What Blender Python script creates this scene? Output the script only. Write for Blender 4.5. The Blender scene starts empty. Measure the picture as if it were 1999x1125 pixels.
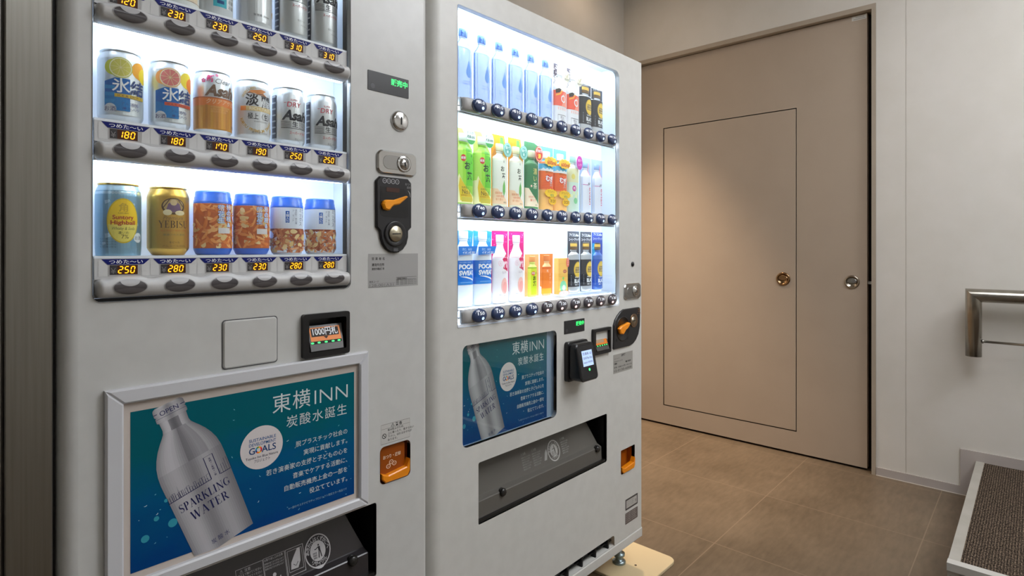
import bpy, bmesh, math, random
from mathutils import Vector, Matrix
from mathutils.geometry import tessellate_polygon

random.seed(7)
PI = math.pi
SC = bpy.context.scene
COL = SC.collection

# ------------------------------------------------------------------ camera, world, exposure
YAW = 0.7411158
cd = bpy.data.cameras.new('camera')
cd.sensor_width = 36.0
cd.lens = 1119.87 / 1999.0 * 36.0
cd.shift_y = -(562.5 - 484.5) / 1999.0
cd.clip_start = 0.02
cam = bpy.data.objects.new('camera', cd)
COL.objects.link(cam)
cam.location = (0, 0, 1.16)
cam.rotation_euler = (PI / 2, 0, YAW - PI / 2)
SC.camera = cam
wd = bpy.data.worlds.new('world')
SC.world = wd
wd.use_nodes = True
wd.node_tree.nodes['Background'].inputs[0].default_value = (1, 0.95, 0.88, 1)
wd.node_tree.nodes['Background'].inputs[1].default_value = 0.05
SC.view_settings.view_transform = 'Standard'
SC.view_settings.look = 'None'
SC.view_settings.exposure = 0.0
SC.view_settings.gamma = 1.0
SC.view_settings.use_curve_mapping = False

LED_ALE = 24.0        # shelf strips of the nearer machine
LED_SOFT = 34.0      # shelf strips of the farther machine
COOL, WARM = (247, 250, 255), (255, 224, 190)
LAMPS = [(2.55, -1.2, 0.55, 0.55, 29.0, COOL), (0.6, -1.7, 0.62, 0.62, 8.0, COOL), (1.75, -0.35, 1.2, 1.2, 7.9, COOL)]   # x, y, size, brightness, tint; third added unseen to light the right wall
SPOT = (2.86, 1.80, 430.0)     # recessed downlight in the corner by the door: x, y, watts

# ------------------------------------------------------------------ materials
def lin(c):
    c /= 255.0
    return c / 12.92 if c <= 0.04045 else ((c + 0.055) / 1.055) ** 2.4
_M = {}
def M(rgb, rough=0.5, metal=0.0, emis=0.0, spec=0.5, coat=0.0):
    key = (tuple(rgb), rough, metal, emis, spec, coat)
    if key in _M: return _M[key]
    m = bpy.data.materials.new('paint_%d' % len(_M))
    m.use_nodes = True
    b = m.node_tree.nodes['Principled BSDF']
    col = tuple(lin(c) for c in rgb) + (1,)
    b.inputs['Base Color'].default_value = col
    b.inputs['Roughness'].default_value = rough
    b.inputs['Metallic'].default_value = metal
    b.inputs['Specular IOR Level'].default_value = spec
    b.inputs['Coat Weight'].default_value = coat
    if emis:
        b.inputs['Emission Color'].default_value = col
        b.inputs['Emission Strength'].default_value = emis
    _M[key] = m
    return m

def nodes_mat(name):
    m = bpy.data.materials.new(name); m.use_nodes = True
    return m, m.node_tree.nodes, m.node_tree.links, m.node_tree.nodes['Principled BSDF']

def noisy(name, c1, c2, scale, rough=0.6, detail=4, bump=0.0, bscale=None, stretch=(1, 1, 1), metal=0.0, spec=0.5, lo=0.35, hi=0.65):
    m, N, L, b = nodes_mat(name)
    tc = N.new('ShaderNodeTexCoord'); mp = N.new('ShaderNodeMapping')
    mp.inputs['Scale'].default_value = stretch
    L.new(tc.outputs['Object'], mp.inputs[0])
    nz = N.new('ShaderNodeTexNoise'); nz.inputs['Scale'].default_value = scale; nz.inputs['Detail'].default_value = detail
    L.new(mp.outputs[0], nz.inputs['Vector'])
    cr = N.new('ShaderNodeValToRGB')
    cr.color_ramp.elements[0].position = lo; cr.color_ramp.elements[1].position = hi
    cr.color_ramp.elements[0].color = tuple(lin(c) for c in c1) + (1,)
    cr.color_ramp.elements[1].color = tuple(lin(c) for c in c2) + (1,)
    L.new(nz.outputs['Fac'], cr.inputs[0]); L.new(cr.outputs[0], b.inputs['Base Color'])
    b.inputs['Roughness'].default_value = rough; b.inputs['Metallic'].default_value = metal
    b.inputs['Specular IOR Level'].default_value = spec
    if bump:
        n2 = N.new('ShaderNodeTexNoise'); n2.inputs['Scale'].default_value = bscale or scale * 4
        L.new(mp.outputs[0], n2.inputs['Vector'])
        bp = N.new('ShaderNodeBump'); bp.inputs['Strength'].default_value = bump; bp.inputs['Distance'].default_value = 0.002
        L.new(n2.outputs['Fac'], bp.inputs['Height']); L.new(bp.outputs[0], b.inputs['Normal'])
    return m

def clear_mat(name, tint, diff=0.0, rough=0.02):
    """thin clear plastic or glass: see-through, with its own mirror sheen and, if wanted, a little milkiness"""
    m = bpy.data.materials.new(name); m.use_nodes = True
    N, L = m.node_tree.nodes, m.node_tree.links
    N.clear()
    out = N.new('ShaderNodeOutputMaterial'); tr = N.new('ShaderNodeBsdfTransparent'); gl = N.new('ShaderNodeBsdfGlossy')
    tr.inputs[0].default_value = tuple(lin(c) for c in tint) + (1,)
    gl.inputs['Roughness'].default_value = rough
    fr = N.new('ShaderNodeFresnel'); ge = N.new('ShaderNodeNewGeometry'); ir = N.new('ShaderNodeMix'); ir.data_type = 'FLOAT'
    ir.inputs[2].default_value = 1.45; ir.inputs[3].default_value = 1 / 1.45
    L.new(ge.outputs['Backfacing'], ir.inputs[0]); L.new(ir.outputs[0], fr.inputs[0])
    mx = N.new('ShaderNodeMixShader')
    body = tr
    if diff:
        df = N.new('ShaderNodeBsdfDiffuse'); df.inputs[0].default_value = tuple(lin(c) for c in tint) + (1,)
        tl = N.new('ShaderNodeBsdfTranslucent'); tl.inputs[0].default_value = tuple(lin(c) for c in tint) + (1,)
        a = N.new('ShaderNodeMixShader'); a.inputs[0].default_value = 0.5
        L.new(df.outputs[0], a.inputs[1]); L.new(tl.outputs[0], a.inputs[2])
        body = N.new('ShaderNodeMixShader'); body.inputs[0].default_value = diff
        L.new(tr.outputs[0], body.inputs[1]); L.new(a.outputs[0], body.inputs[2])
    L.new(fr.outputs[0], mx.inputs[0]); L.new(body.outputs[0], mx.inputs[1]); L.new(gl.outputs[0], mx.inputs[2])
    L.new(mx.outputs[0], out.inputs[0])
    return m

WHITE_PAINT = noisy('powder_coat_white', (196, 196, 193), (200, 200, 197), 30, rough=0.32, bump=0.02, bscale=900, spec=0.45)
WHITE_PAINT_R = noisy('powder_coat_warm_white', (203, 202, 197), (207, 206, 201), 30, rough=0.34, bump=0.02, bscale=900, spec=0.45)
FRAME_WHITE = M((203, 204, 208), 0.35)
RAIL_GREY = M((196, 195, 194), 0.4)
RAIL_GREY_R = M((172, 170, 168), 0.42)
LINER = M((238, 242, 246), 0.55)
BLACK = M((10, 10, 12), 0.5)
DARK = M((30, 30, 33), 0.35)
BLACK_PL = M((22, 22, 24), 0.28)
CHROME = M((205, 205, 205), 0.14, 1.0)
STEEL = M((175, 172, 166), 0.28, 1.0)
ALU = M((212, 215, 220), 0.3, 0.8)
ORANGE_PL = M((245, 140, 10), 0.3)
AMBER = M((214, 118, 8), 0.22)
GLASS = clear_mat('window_glass', (253, 255, 254))
LED = M((226, 240, 255), 0.5, 0, LED_ALE)
LED2 = M((228, 241, 255), 0.5, 0, LED_SOFT)
DIGIT = M((255, 178, 20), 0.5, 0, 1.5)
GREEN_ON = M((60, 255, 120), 0.5, 0, 1.3)
WALL = noisy('painted_wall', (205, 201, 193), (209, 205, 198), 6, rough=0.75, bump=0.05, bscale=500, spec=0.25)
CEIL = noisy('ceiling_board', (222, 219, 210), (226, 223, 215), 8, rough=0.85, spec=0.2)
DOOR = noisy('taupe_door_paint', (166, 151, 135), (169, 154, 138), 5, rough=0.42, bump=0.02, bscale=600, spec=0.4)
FRAME = noisy('taupe_frame_paint', (160, 148, 133), (164, 152, 137), 5, rough=0.45, spec=0.4)
BASE = noisy('grey_vinyl', (171, 163, 158), (175, 167, 162), 9, rough=0.5)
STAIN = noisy('brushed_stainless', (138, 135, 128), (147, 144, 137), 4, rough=0.33, metal=1.0, stretch=(60, 60, 1))
STAIN2 = noisy('satin_stainless', (160, 155, 145), (170, 165, 155), 40, rough=0.27, metal=1.0)

# ------------------------------------------------------------------ mesh helpers
ORIGIN = {}
class MB:
    def __init__(s): s.v = []; s.f = []; s.m = []; s.sm = []; s.mats = []
    def mi(s, m):
        if m not in s.mats: s.mats.append(m)
        return s.mats.index(m)
    def add(s, vs, fs, m, smooth=False):
        o = len(s.v); s.v += [tuple(p) for p in vs]; k = s.mi(m)
        for f in fs: s.f.append(tuple(i + o for i in f)); s.m.append(k); s.sm.append(smooth)
        return s
    def box(s, x0, x1, y0, y1, z0, z1, m):
        vs = [(x, y, z) for z in (z0, z1) for y in (y0, y1) for x in (x0, x1)]
        return s.add(vs, [(0, 2, 3, 1), (4, 5, 7, 6), (0, 1, 5, 4), (1, 3, 7, 5), (3, 2, 6, 7), (2, 0, 4, 6)], m)
    def prism(s, poly, y0, y1, m, ch=0.0, back=True, m_side=None):
        """outline in x,z (counter-clockwise seen from the front, -y), front face at y0, back at y1; ch chamfers the front edge"""
        n = len(poly); ms = m_side or m
        if ch:
            fr = inset(poly, ch)
            vs = [(x, y0, z) for x, z in fr] + [(x, y0 + ch, z) for x, z in poly] + [(x, y1, z) for x, z in poly]
            fs = [tuple(range(n))]
            s.add(vs, [tuple(range(n))], m)
            o = len(s.v) - 3 * n; k = s.mi(ms)
            for r in (0, 1):
                for i in range(n):
                    j = (i + 1) % n
                    s.f.append((o + r * n + j, o + r * n + i, o + (r + 1) * n + i, o + (r + 1) * n + j)); s.m.append(k); s.sm.append(False)
            if back: s.f.append(tuple(o + 2 * n + i for i in reversed(range(n)))); s.m.append(k); s.sm.append(False)
            return s
        vs = [(x, y0, z) for x, z in poly] + [(x, y1, z) for x, z in poly]
        s.add(vs, [tuple(range(n))], m)
        o = len(s.v) - 2 * n; k = s.mi(ms)
        for i in range(n):
            j = (i + 1) % n
            s.f.append((o + j, o + i, o + n + i, o + n + j)); s.m.append(k); s.sm.append(False)
        if back: s.f.append(tuple(o + n + i for i in reversed(range(n)))); s.m.append(k); s.sm.append(False)
        return s
    def plate(s, outer, holes, y, m):
        loops = [[Vector((x, z, 0)) for x, z in outer]] + [[Vector((x, z, 0)) for x, z in h] for h in holes]
        flat = [p for l in loops for p in l]
        tris = tessellate_polygon(loops)
        out = []
        for t in tris:
            a, b, c = (flat[i] for i in t)
            if (b - a).cross(c - a).z < 0: t = (t[0], t[2], t[1])
            out.append(tuple(t))
        return s.add([(p.x, y, p.y) for p in flat], out, m)
    def walls(s, poly, y0, y1, m, inward=True):
        n = len(poly); vs = [(x, y0, z) for x, z in poly] + [(x, y1, z) for x, z in poly]
        fs = []
        for i in range(n):
            j = (i + 1) % n
            fs.append((i, j, n + j, n + i) if inward else (j, i, n + i, n + j))
        return s.add(vs, fs, m)
    def recess(s, poly, y0, y1, m, mb=None):
        s.walls(poly, y0, y1, m); n = len(poly)
        return s.add([(x, y1, z) for x, z in poly], [tuple(range(n))], mb or m)
    def lathe(s, prof, c, m, axis='z', n=32, caps=True):
        """profile of (radius, height); axis z up, or y pointing to the viewer (-y)"""
        vs = []; fs = []
        for r, h in prof:
            for i in range(n):
                a = 2 * PI * i / n
                if axis == 'z': vs.append((c[0] + r * math.cos(a), c[1] + r * math.sin(a), c[2] + h))
                elif axis == 'y': vs.append((c[0] + r * math.cos(a), c[1] - h, c[2] + r * math.sin(a)))
                else: vs.append((c[0] - h, c[1] - r * math.cos(a), c[2] + r * math.sin(a)))
        for k in range(len(prof) - 1):
            for i in range(n):
                j = (i + 1) % n
                fs.append((k * n + i, k * n + j, (k + 1) * n + j, (k + 1) * n + i))
        s.add(vs, fs, m, True)
        if caps:
            o = len(s.v) - len(vs); k = s.mi(m)
            if prof[-1][0] > 1e-6: s.f.append(tuple(o + (len(prof) - 1) * n + i for i in range(n))); s.m.append(k); s.sm.append(False)
            if prof[0][0] > 1e-6: s.f.append(tuple(o + i for i in reversed(range(n)))); s.m.append(k); s.sm.append(False)
        return s
    def tube(s, pts, r, m, n=12):
        pts = [Vector(p) for p in pts]; vs = []; fs = []
        for i, p in enumerate(pts):
            d = (pts[min(i + 1, len(pts) - 1)] - pts[max(i - 1, 0)]).normalized()
            q = Vector((0, 0, 1)) if abs(d.z) < 0.9 else Vector((1, 0, 0))
            u = d.cross(q).normalized(); w = u.cross(d)
            for k in range(n):
                a = 2 * PI * k / n
                vs.append(p + r * (math.cos(a) * u + math.sin(a) * w))
        for i in range(len(pts) - 1):
            for k in range(n):
                j = (k + 1) % n
                fs.append((i * n + k, (i + 1) * n + k, (i + 1) * n + j, i * n + j))
        fs.append(tuple(range(n))); fs.append(tuple((len(pts) - 1) * n + k for k in reversed(range(n))))
        return s.add(vs, fs, m, True)
    def build(s, name, parent=None, origin=None):
        o = origin or (ORIGIN[parent.name] if parent else (0, 0, 0))
        me = bpy.data.meshes.new(name)
        me.from_pydata([(x - o[0], y - o[1], z - o[2]) for x, y, z in s.v], [], s.f)
        for m in s.mats: me.materials.append(m)
        me.polygons.foreach_set('material_index', s.m); me.polygons.foreach_set('use_smooth', s.sm)
        me.update()
        ob = bpy.data.objects.new(name, me); COL.objects.link(ob)
        if parent: ob.parent = parent
        else: ob.location = o
        ORIGIN[ob.name] = o
        return ob

def inset(poly, d):
    n = len(poly); out = []
    for i in range(n):
        p0, p1, p2 = Vector(poly[i - 1]), Vector(poly[i]), Vector(poly[(i + 1) % n])
        a = (p1 - p0).normalized(); b = (p2 - p1).normalized()
        na = Vector((-a.y, a.x)); nb = Vector((-b.y, b.x)); t = na + nb
        if t.length < 1e-6: t = na
        t.normalize(); k = max(0.35, t.dot(na))
        q = p1 + t * (d / k); out.append((q.x, q.y))
    return out

def rr(x0, x1, z0, z1, r=0.0, n=5, rs=None):
    """rounded rectangle, counter-clockwise; rs = radii for bottom-left, bottom-right, top-right, top-left"""
    rs = rs or (r, r, r, r); out = []
    for (cx, cz, a0), q in zip(((x0, z0, 180), (x1, z0, 270), (x1, z1, 0), (x0, z1, 90)), rs):
        if q <= 0: out.append((cx, cz)); continue
        ox = cx + (q if cx == x0 else -q); oz = cz + (q if cz == z0 else -q)
        for k in range(n + 1):
            a = math.radians(a0 + 90 * k / n); out.append((ox + q * math.cos(a), oz + q * math.sin(a)))
    return out

def ell(cx, cz, rx, rz, n=28, a0=0.0, a1=360.0, rot=0.0):
    full = abs(a1 - a0) >= 360; out = []
    c, s_ = math.cos(rot), math.sin(rot)
    for k in range(n if full else n + 1):
        a = math.radians(a0 + (a1 - a0) * k / n); x, z = rx * math.cos(a), rz * math.sin(a)
        out.append((cx + x * c - z * s_, cz + x * s_ + z * c))
    return out

def thing(name, label, cat, loc, group=None):
    o = bpy.data.objects.new(name, None); COL.objects.link(o)
    o.empty_display_size = 0.05; o.location = loc
    o['label'] = label; o['category'] = cat
    if group: o['group'] = group
    ORIGIN[o.name] = tuple(loc)
    return o

def tag(o, label, cat, group=None):
    o['label'] = label; o['category'] = cat
    if group: o['group'] = group
    return o
def struct(o):
    o['kind'] = 'structure'; return o

def dup(root, dx, label):
    r = root.copy(); COL.objects.link(r); r.location = (root.location[0] + dx, root.location[1], root.location[2]); r['label'] = label
    for ch in list(root.children):
        c = ch.copy(); COL.objects.link(c); c.parent = r
        for g in list(ch.children):
            d = g.copy(); COL.objects.link(d); d.parent = c
    return r

# ------------------------------------------------------------------ flat artwork (printing, lettering) laid on surfaces
_T = {}
def text_mesh(s, bold):
    k = (s, bold)
    if k in _T: return _T[k]
    c = bpy.data.curves.new('lettering', 'FONT'); c.body = s; c.size = 1.0; c.resolution_u = 3; c.offset = bold
    o = bpy.data.objects.new('lettering', c); COL.objects.link(o)
    dg = bpy.context.evaluated_depsgraph_get()
    me = bpy.data.meshes.new_from_object(o.evaluated_get(dg))
    vs = [(v.co.x, v.co.y) for v in me.vertices]; fs = [tuple(p.vertices) for p in me.polygons]
    bpy.data.objects.remove(o); bpy.data.curves.remove(c); bpy.data.meshes.remove(me)
    _T[k] = (vs, fs)
    return _T[k]

def arcp(cx, cy, rx, ry, a0, a1, n=10):
    return [(cx + rx * math.cos(math.radians(a0 + (a1 - a0) * i / n)), cy + ry * math.sin(math.radians(a0 + (a1 - a0) * i / n))) for i in range(n + 1)]
TK, TN = 0.15, 0.045
def serif_letter(ch):
    """strokes (points, widths) of a high-contrast roman capital, height 1; returns strokes and advance"""
    S = []
    def st(p, w): S.append((p, w if isinstance(w, list) else [w] * len(p)))
    def sf(x, y, h=0.14): st([(x - h, y + (0.022 if y < 0.5 else -0.022)), (x + h, y + (0.022 if y < 0.5 else -0.022))], TN)
    def stem(x, w=TK): st([(x, 0), (x, 1)], w); sf(x, 0); sf(x, 1)
    def bowl(x, y, rx, ry, a0=-90, a1=90):
        p = arcp(x, y, rx, ry, a0, a1, 14); st(p, [TN + (TK - TN) * max(0, math.cos(math.radians(a0 + (a1 - a0) * i / 14))) for i in range(15)])
    if ch == 'I': stem(0.18); return S, 0.42
    if ch == 'L': stem(0.18); st([(0.18, 0.022), (0.62, 0.022)], TN); st([(0.62, 0), (0.64, 0.24)], [0.07, 0.03]); return S, 0.74
    if ch == 'E':
        stem(0.18); st([(0.18, 0.022), (0.62, 0.022)], TN); st([(0.18, 0.978), (0.6, 0.978)], TN); st([(0.18, 0.52), (0.46, 0.52)], TN)
        st([(0.62, 0), (0.64, 0.24)], [0.07, 0.03]); st([(0.6, 1), (0.61, 0.78)], [0.07, 0.03]); st([(0.46, 0.4), (0.46, 0.64)], 0.04); return S, 0.76
    if ch == 'T':
        st([(0.38, 0), (0.38, 1)], TK); sf(0.38, 0); st([(0.04, 0.978), (0.72, 0.978)], TN)
        st([(0.06, 1), (0.04, 0.76)], [0.07, 0.03]); st([(0.7, 1), (0.72, 0.76)], [0.07, 0.03]); return S, 0.78
    if ch == 'N':
        st([(0.16, 0), (0.16, 1)], TN); sf(0.16, 0); st([(0.02, 0.978), (0.2, 0.978)], TN); st([(0.15, 1), (0.8, 0)], TK); st([(0.8, 0), (0.8, 1)], TN); sf(0.8, 1); return S, 0.98
    if ch == 'K':
        stem(0.18); st([(0.24, 0.4), (0.72, 0.98)], TN); sf(0.74, 1, 0.1); st([(0.4, 0.6), (0.8, 0.02)], TK); sf(0.8, 0, 0.12); return S, 0.94
    if ch == 'A':
        st([(0.12, 0), (0.44, 1)], TN); st([(0.43, 1), (0.76, 0)], TK); st([(0.22, 0.33), (0.66, 0.33)], TN); sf(0.12, 0, 0.11); sf(0.76, 0, 0.12); return S, 0.92
    if ch == 'W':
        st([(0.1, 1), (0.36, 0)], TK); st([(0.36, 0), (0.6, 0.95)], TN); st([(0.56, 1), (0.84, 0)], TK); st([(0.84, 0), (1.1, 1)], TN)
        sf(0.1, 1, 0.11); sf(0.58, 1, 0.11); sf(1.1, 1, 0.1); return S, 1.2
    if ch in 'PRBD':
        stem(0.18)
        if ch == 'D': bowl(0.26, 0.5, 0.46, 0.48); return S, 0.86
        st([(0.18, 0.978), (0.36, 0.978)], TN); st([(0.18, 0.49), (0.36, 0.49)], TN); bowl(0.34, 0.735, 0.25, 0.245)
        if ch == 'R': st([(0.4, 0.49), (0.72, 0.02)], TK); sf(0.74, 0, 0.1); return S, 0.86
        if ch == 'B': bowl(0.36, 0.255, 0.29, 0.235); st([(0.18, 0.022), (0.36, 0.022)], TN); return S, 0.8
        return S, 0.72
    if ch == 'S':
        p = arcp(0.33, 0.75, 0.21, 0.23, 20, 250, 12) + arcp(0.33, 0.26, 0.24, 0.24, 70, -160, 12)
        w = [0.04 + 0.13 * math.exp(-((i - 12.5) / 5.0) ** 2) for i in range(len(p))]; st(p, w)
        st([(0.53, 0.78), (0.53, 0.99)], 0.035); st([(0.11, 0.02), (0.11, 0.24)], 0.035); return S, 0.68
    if ch == 'G':
        p = arcp(0.47, 0.5, 0.38, 0.48, 40, 320, 20); st(p, [TN + (TK - TN) * max(0, -math.cos(math.radians(40 + 14 * i))) for i in range(21)])
        st([(0.76, 0.12), (0.76, 0.44)], 0.12); st([(0.6, 0.42), (0.9, 0.42)], TN); st([(0.78, 0.72), (0.78, 0.98)], 0.035); return S, 0.98
    if ch == 'Y':
        st([(0.12, 1), (0.44, 0.46)], TK); st([(0.76, 1), (0.44, 0.46)], TN); st([(0.44, 0), (0.44, 0.5)], TK); sf(0.44, 0); sf(0.12, 1, 0.12); sf(0.76, 1, 0.1); return S, 0.86
    if ch == 'U':
        st([(0.2, 1), (0.2, 0.3)] + arcp(0.47, 0.3, 0.27, 0.28, 190, 350, 10) + [(0.74, 1)], [TK, TK] + [TK - (TK - TN) * i / 10 for i in range(11)] + [TN]); sf(0.2, 1); sf(0.74, 1, 0.1); return S, 0.92
    return S, 0.4

SEG = {'0': 'abcdef', '1': 'bc', '2': 'abged', '3': 'abgcd', '4': 'fgbc', '5': 'afgcd', '6': 'afgedc', '7': 'fabc', '8': 'abcdefg', '9': 'abcdfg'}

class Art:
    def __init__(s): s.p = []
    def poly(s, pts, m, l=0): s.p.append((list(pts), [tuple(range(len(pts)))], m, l)); return s
    def rect(s, x0, x1, z0, z1, m, l=0): return s.poly([(x0, z0), (x1, z0), (x1, z1), (x0, z1)], m, l)
    def circ(s, cx, cz, r, m, l=0, n=24, rz=None): return s.poly(ell(cx, cz, r, rz or r, n), m, l)
    def ring(s, cx, cz, r0, r1, m, l=0, n=28, k=1.0):
        a = ell(cx, cz, r0, r0 * k, n); b = ell(cx, cz, r1, r1 * k, n)
        s.p.append((a + b, [(i, n + i, n + (i + 1) % n, (i + 1) % n) for i in range(n)], m, l)); return s
    def stroke(s, pts, w, m, l=0):
        ws = w if isinstance(w, list) else [w] * len(pts); vs = []; n = len(pts)
        for i, p in enumerate(pts):
            a = Vector(pts[max(i - 1, 0)]); b = Vector(pts[min(i + 1, n - 1)]); d = (b - a)
            d = d.normalized() if d.length > 0 else Vector((1, 0)); q = Vector((d.y, -d.x)) * ws[i] / 2
            vs += [(p[0] + q.x, p[1] + q.y), (p[0] - q.x, p[1] - q.y)]
        s.p.append((vs, [(2 * i, 2 * i + 2, 2 * i + 3, 2 * i + 1) for i in range(n - 1)], m, l)); return s
    def frame(s, x0, x1, z0, z1, w, m, l=0):
        return s.stroke([(x0, z0), (x1, z0), (x1, z1), (x0, z1), (x0, z0), (x1, z0)], w, m, l)
    def raw(s, vs, fs, m, l): s.p.append((vs, fs, m, l)); return s
    def text(s, t, x, z, h, m, l=1, al='l', bold=0.0, shear=0.0, sx=1.0, rot=0.0, w=None):
        """h = em size; w = fit to this width"""
        vs, fs = text_mesh(t, bold)
        if not vs: return s
        x0 = min(v[0] for v in vs); x1 = max(v[0] for v in vs)
        if w: sx = w / ((x1 - x0) * h)
        off = {'l': x0, 'c': (x0 + x1) / 2, 'r': x1}[al]; c, d = math.cos(rot), math.sin(rot); out = []
        for a, b in vs:
            px = ((a - off) + b * shear) * h * sx; pz = b * h
            out.append((x + px * c - pz * d, z + px * d + pz * c))
        return s.raw(out, fs, m, l)
    def vtext(s, t, x, z, h, m, l=1, bold=0.0, step=1.0, sx=1.0):
        for i, ch in enumerate(t):
            if ch == '～' or ch == 'ー': s.text(ch, x + 0.3 * h, z - h * step * i + 0.15 * h, h, m, l, 'c', bold, rot=-PI / 2)
            elif ch != ' ': s.text(ch, x, z - h * step * i, h, m, l, 'c', bold, sx=sx)
        return s
    def serif(s, t, x, z, h, m, l=1, rot=0.0, w=None, al='c'):
        pts = []; adv = 0.0
        for ch in t:
            S, a = serif_letter(ch)
            for p, ww in S: pts.append(([(q[0] + adv, q[1]) for q in p], ww))
            adv += a + 0.06
        k = (w / adv) if w else h; off = {'c': adv / 2, 'l': 0, 'r': adv}[al]; c, d = math.cos(rot), math.sin(rot)
        for p, ww in pts:
            q = [((a - off) * k, b * h) for a, b in p]
            s.stroke([(x + a * c - b * d, z + a * d + b * c) for a, b in q], [v * (k + h) / 2 for v in ww], m, l)
        return s
    def seven(s, t, x, z, h, m, l=1, pitch=0.78, sl=0.17):
        w, e = 0.48 * h, 0.075 * h
        for i, ch in enumerate(t):
            ox = x + i * pitch * h
            P = {'a': ((0, h), (w, h)), 'b': ((w, h), (w, h / 2)), 'c': ((w, h / 2), (w, 0)), 'd': ((0, 0), (w, 0)), 'e': ((0, 0), (0, h / 2)), 'f': ((0, h / 2), (0, h)), 'g': ((0, h / 2), (w, h / 2))}
            for k in SEG.get(ch, ''):
                a, b = Vector(P[k][0]), Vector(P[k][1]); d = (b - a).normalized(); a2, b2 = a + d * e * 0.75, b - d * e * 0.75
                s.stroke([(ox + q.x + q.y * sl, z + q.y) for q in (a2, b2)], e * 2, m, l)
        return s
    def build(s, name, parent, f, cut=None, label=None, cutz=None):
        mb = MB()
        for vs, fs, m, l in s.p:
            if cut or cutz:
                bm = bmesh.new(); bv = [bm.verts.new((x, z, 0)) for x, z in vs]
                for fa in fs:
                    if len(set(fa)) > 2:
                        try: bm.faces.new([bv[i] for i in fa])
                        except ValueError: pass
                for ax, cc in ((0, cut), (1, cutz)):
                    if not cc: continue
                    lo_ = min(v[ax] for v in vs); hi_ = max(v[ax] for v in vs); k = math.ceil(lo_ / cc)
                    while k * cc < hi_:
                        bmesh.ops.bisect_plane(bm, geom=bm.verts[:] + bm.edges[:] + bm.faces[:], plane_co=(k * cc, 0, 0) if ax == 0 else (0, k * cc, 0), plane_no=(1 - ax, ax, 0)); k += 1
                bm.verts.index_update()
                vs = [(v.co.x, v.co.y) for v in bm.verts]; fs = [tuple(v.index for v in fa.verts) for fa in bm.faces]; bm.free()
            out = []
            for fa in fs:
                ar = sum(vs[fa[i - 1]][0] * vs[fa[i]][1] - vs[fa[i]][0] * vs[fa[i - 1]][1] for i in range(len(fa)))
                out.append(fa if ar > 0 else tuple(reversed(fa)))
            mb.add([f(x, z, l) for x, z in vs], out, m)
        o = mb.build(name, parent)
        if label: o['label'] = label
        return o

LS = 0.00012
def on_face(y, ox=0.0, oz=0.0, sx=1.0): return lambda x, z, l: (ox + x * sx, y - 0.0003 - l * LS, oz + z)
def on_can(cx, cy, cz, R, tw=None, fl=1.0):
    if tw is None: tw = -0.56 * math.atan2(cx, cy)
    def f(x, z, l):
        r = R(z) if callable(R) else R
        a = x / (R(0.05) if callable(R) else R) + tw; q = r + 0.0003 + l * LS
        return (cx + q * math.sin(a), cy - (r * fl + q - r) * math.cos(a), cz + z)
    return f

K = lambda *c: M(c, 0.5, 0, 0, 0.2)             # printed ink
INKW, INKB, NAVY = K(236, 238, 240), K(20, 20, 22), K(25, 40, 120)

# ------------------------------------------------------------------ the room
XW, YB, ZC, XL, YF = 3.42, 2.09, 2.9, -2.4, -2.8
def floor_material():
    m, N, L, b = nodes_mat('stone_tile_floor')
    tc = N.new('ShaderNodeTexCoord'); mp = N.new('ShaderNodeMapping'); mp.inputs['Location'].default_value = (-2.2 + 0.585 * 10, -0.335 + 0.6 * 10, 0)
    L.new(tc.outputs['Object'], mp.inputs[0])
    br = N.new('ShaderNodeTexBrick'); br.offset = 0.0; br.squash = 1.0
    br.inputs['Scale'].default_value = 1.0; br.inputs['Brick Width'].default_value = 0.585; br.inputs['Row Height'].default_value = 0.6
    br.inputs['Mortar Size'].default_value = 0.0022; br.inputs['Mortar Smooth'].default_value = 0.3; br.inputs['Bias'].default_value = 0.0
    n1 = N.new('ShaderNodeTexNoise'); n1.inputs['Scale'].default_value = 3.5; n1.inputs['Detail'].default_value = 9; n1.inputs['Roughness'].default_value = 0.62
    n2 = N.new('ShaderNodeTexNoise'); n2.inputs['Scale'].default_value = 14; n2.inputs['Detail'].default_value = 6
    mp2 = N.new('ShaderNodeMapping'); mp2.inputs['Scale'].default_value = (1, 4, 1); L.new(tc.outputs['Object'], mp2.inputs[0]); L.new(mp2.outputs[0], n2.inputs['Vector'])
    L.new(tc.outputs['Object'], n1.inputs['Vector']); L.new(mp.outputs[0], br.inputs['Vector'])
    mx = N.new('ShaderNodeMix'); mx.data_type = 'FLOAT'; mx.inputs[0].default_value = 0.4
    L.new(n1.outputs['Fac'], mx.inputs[2]); L.new(n2.outputs['Fac'], mx.inputs[3])
    cr = N.new('ShaderNodeValToRGB'); cr.color_ramp.elements[0].position = 0.36; cr.color_ramp.elements[1].position = 0.64
    cr.color_ramp.elements[0].color = (lin(90), lin(77), lin(61), 1); cr.color_ramp.elements[1].color = (lin(114), lin(99), lin(81), 1)
    L.new(mx.outputs[0], cr.inputs[0])
    L.new(cr.outputs[0], br.inputs['Color1']); L.new(cr.outputs[0], br.inputs['Color2'])
    br.inputs['Mortar'].default_value = (lin(128), lin(112), lin(93), 1)
    L.new(br.outputs['Color'], b.inputs['Base Color'])
    b.inputs['Roughness'].default_value = 0.42; b.inputs['Specular IOR Level'].default_value = 0.4
    return m
struct(MB().box(XL, XW + 0.3, YF, YB + 0.1, -0.1, 0, floor_material()).build('floor'))
struct(MB().box(XL, XW + 0.3, YF, YB + 0.1, ZC, ZC + 0.1, CEIL).build('ceiling'))
struct(MB().box(XL, XW + 0.3, YB, YB + 0.1, 0, ZC, WALL).build('wall_back'))
struct(MB().box(XL, XW + 0.3, YF - 0.1, YF, 0, ZC, WALL).build('wall_front'))
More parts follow.
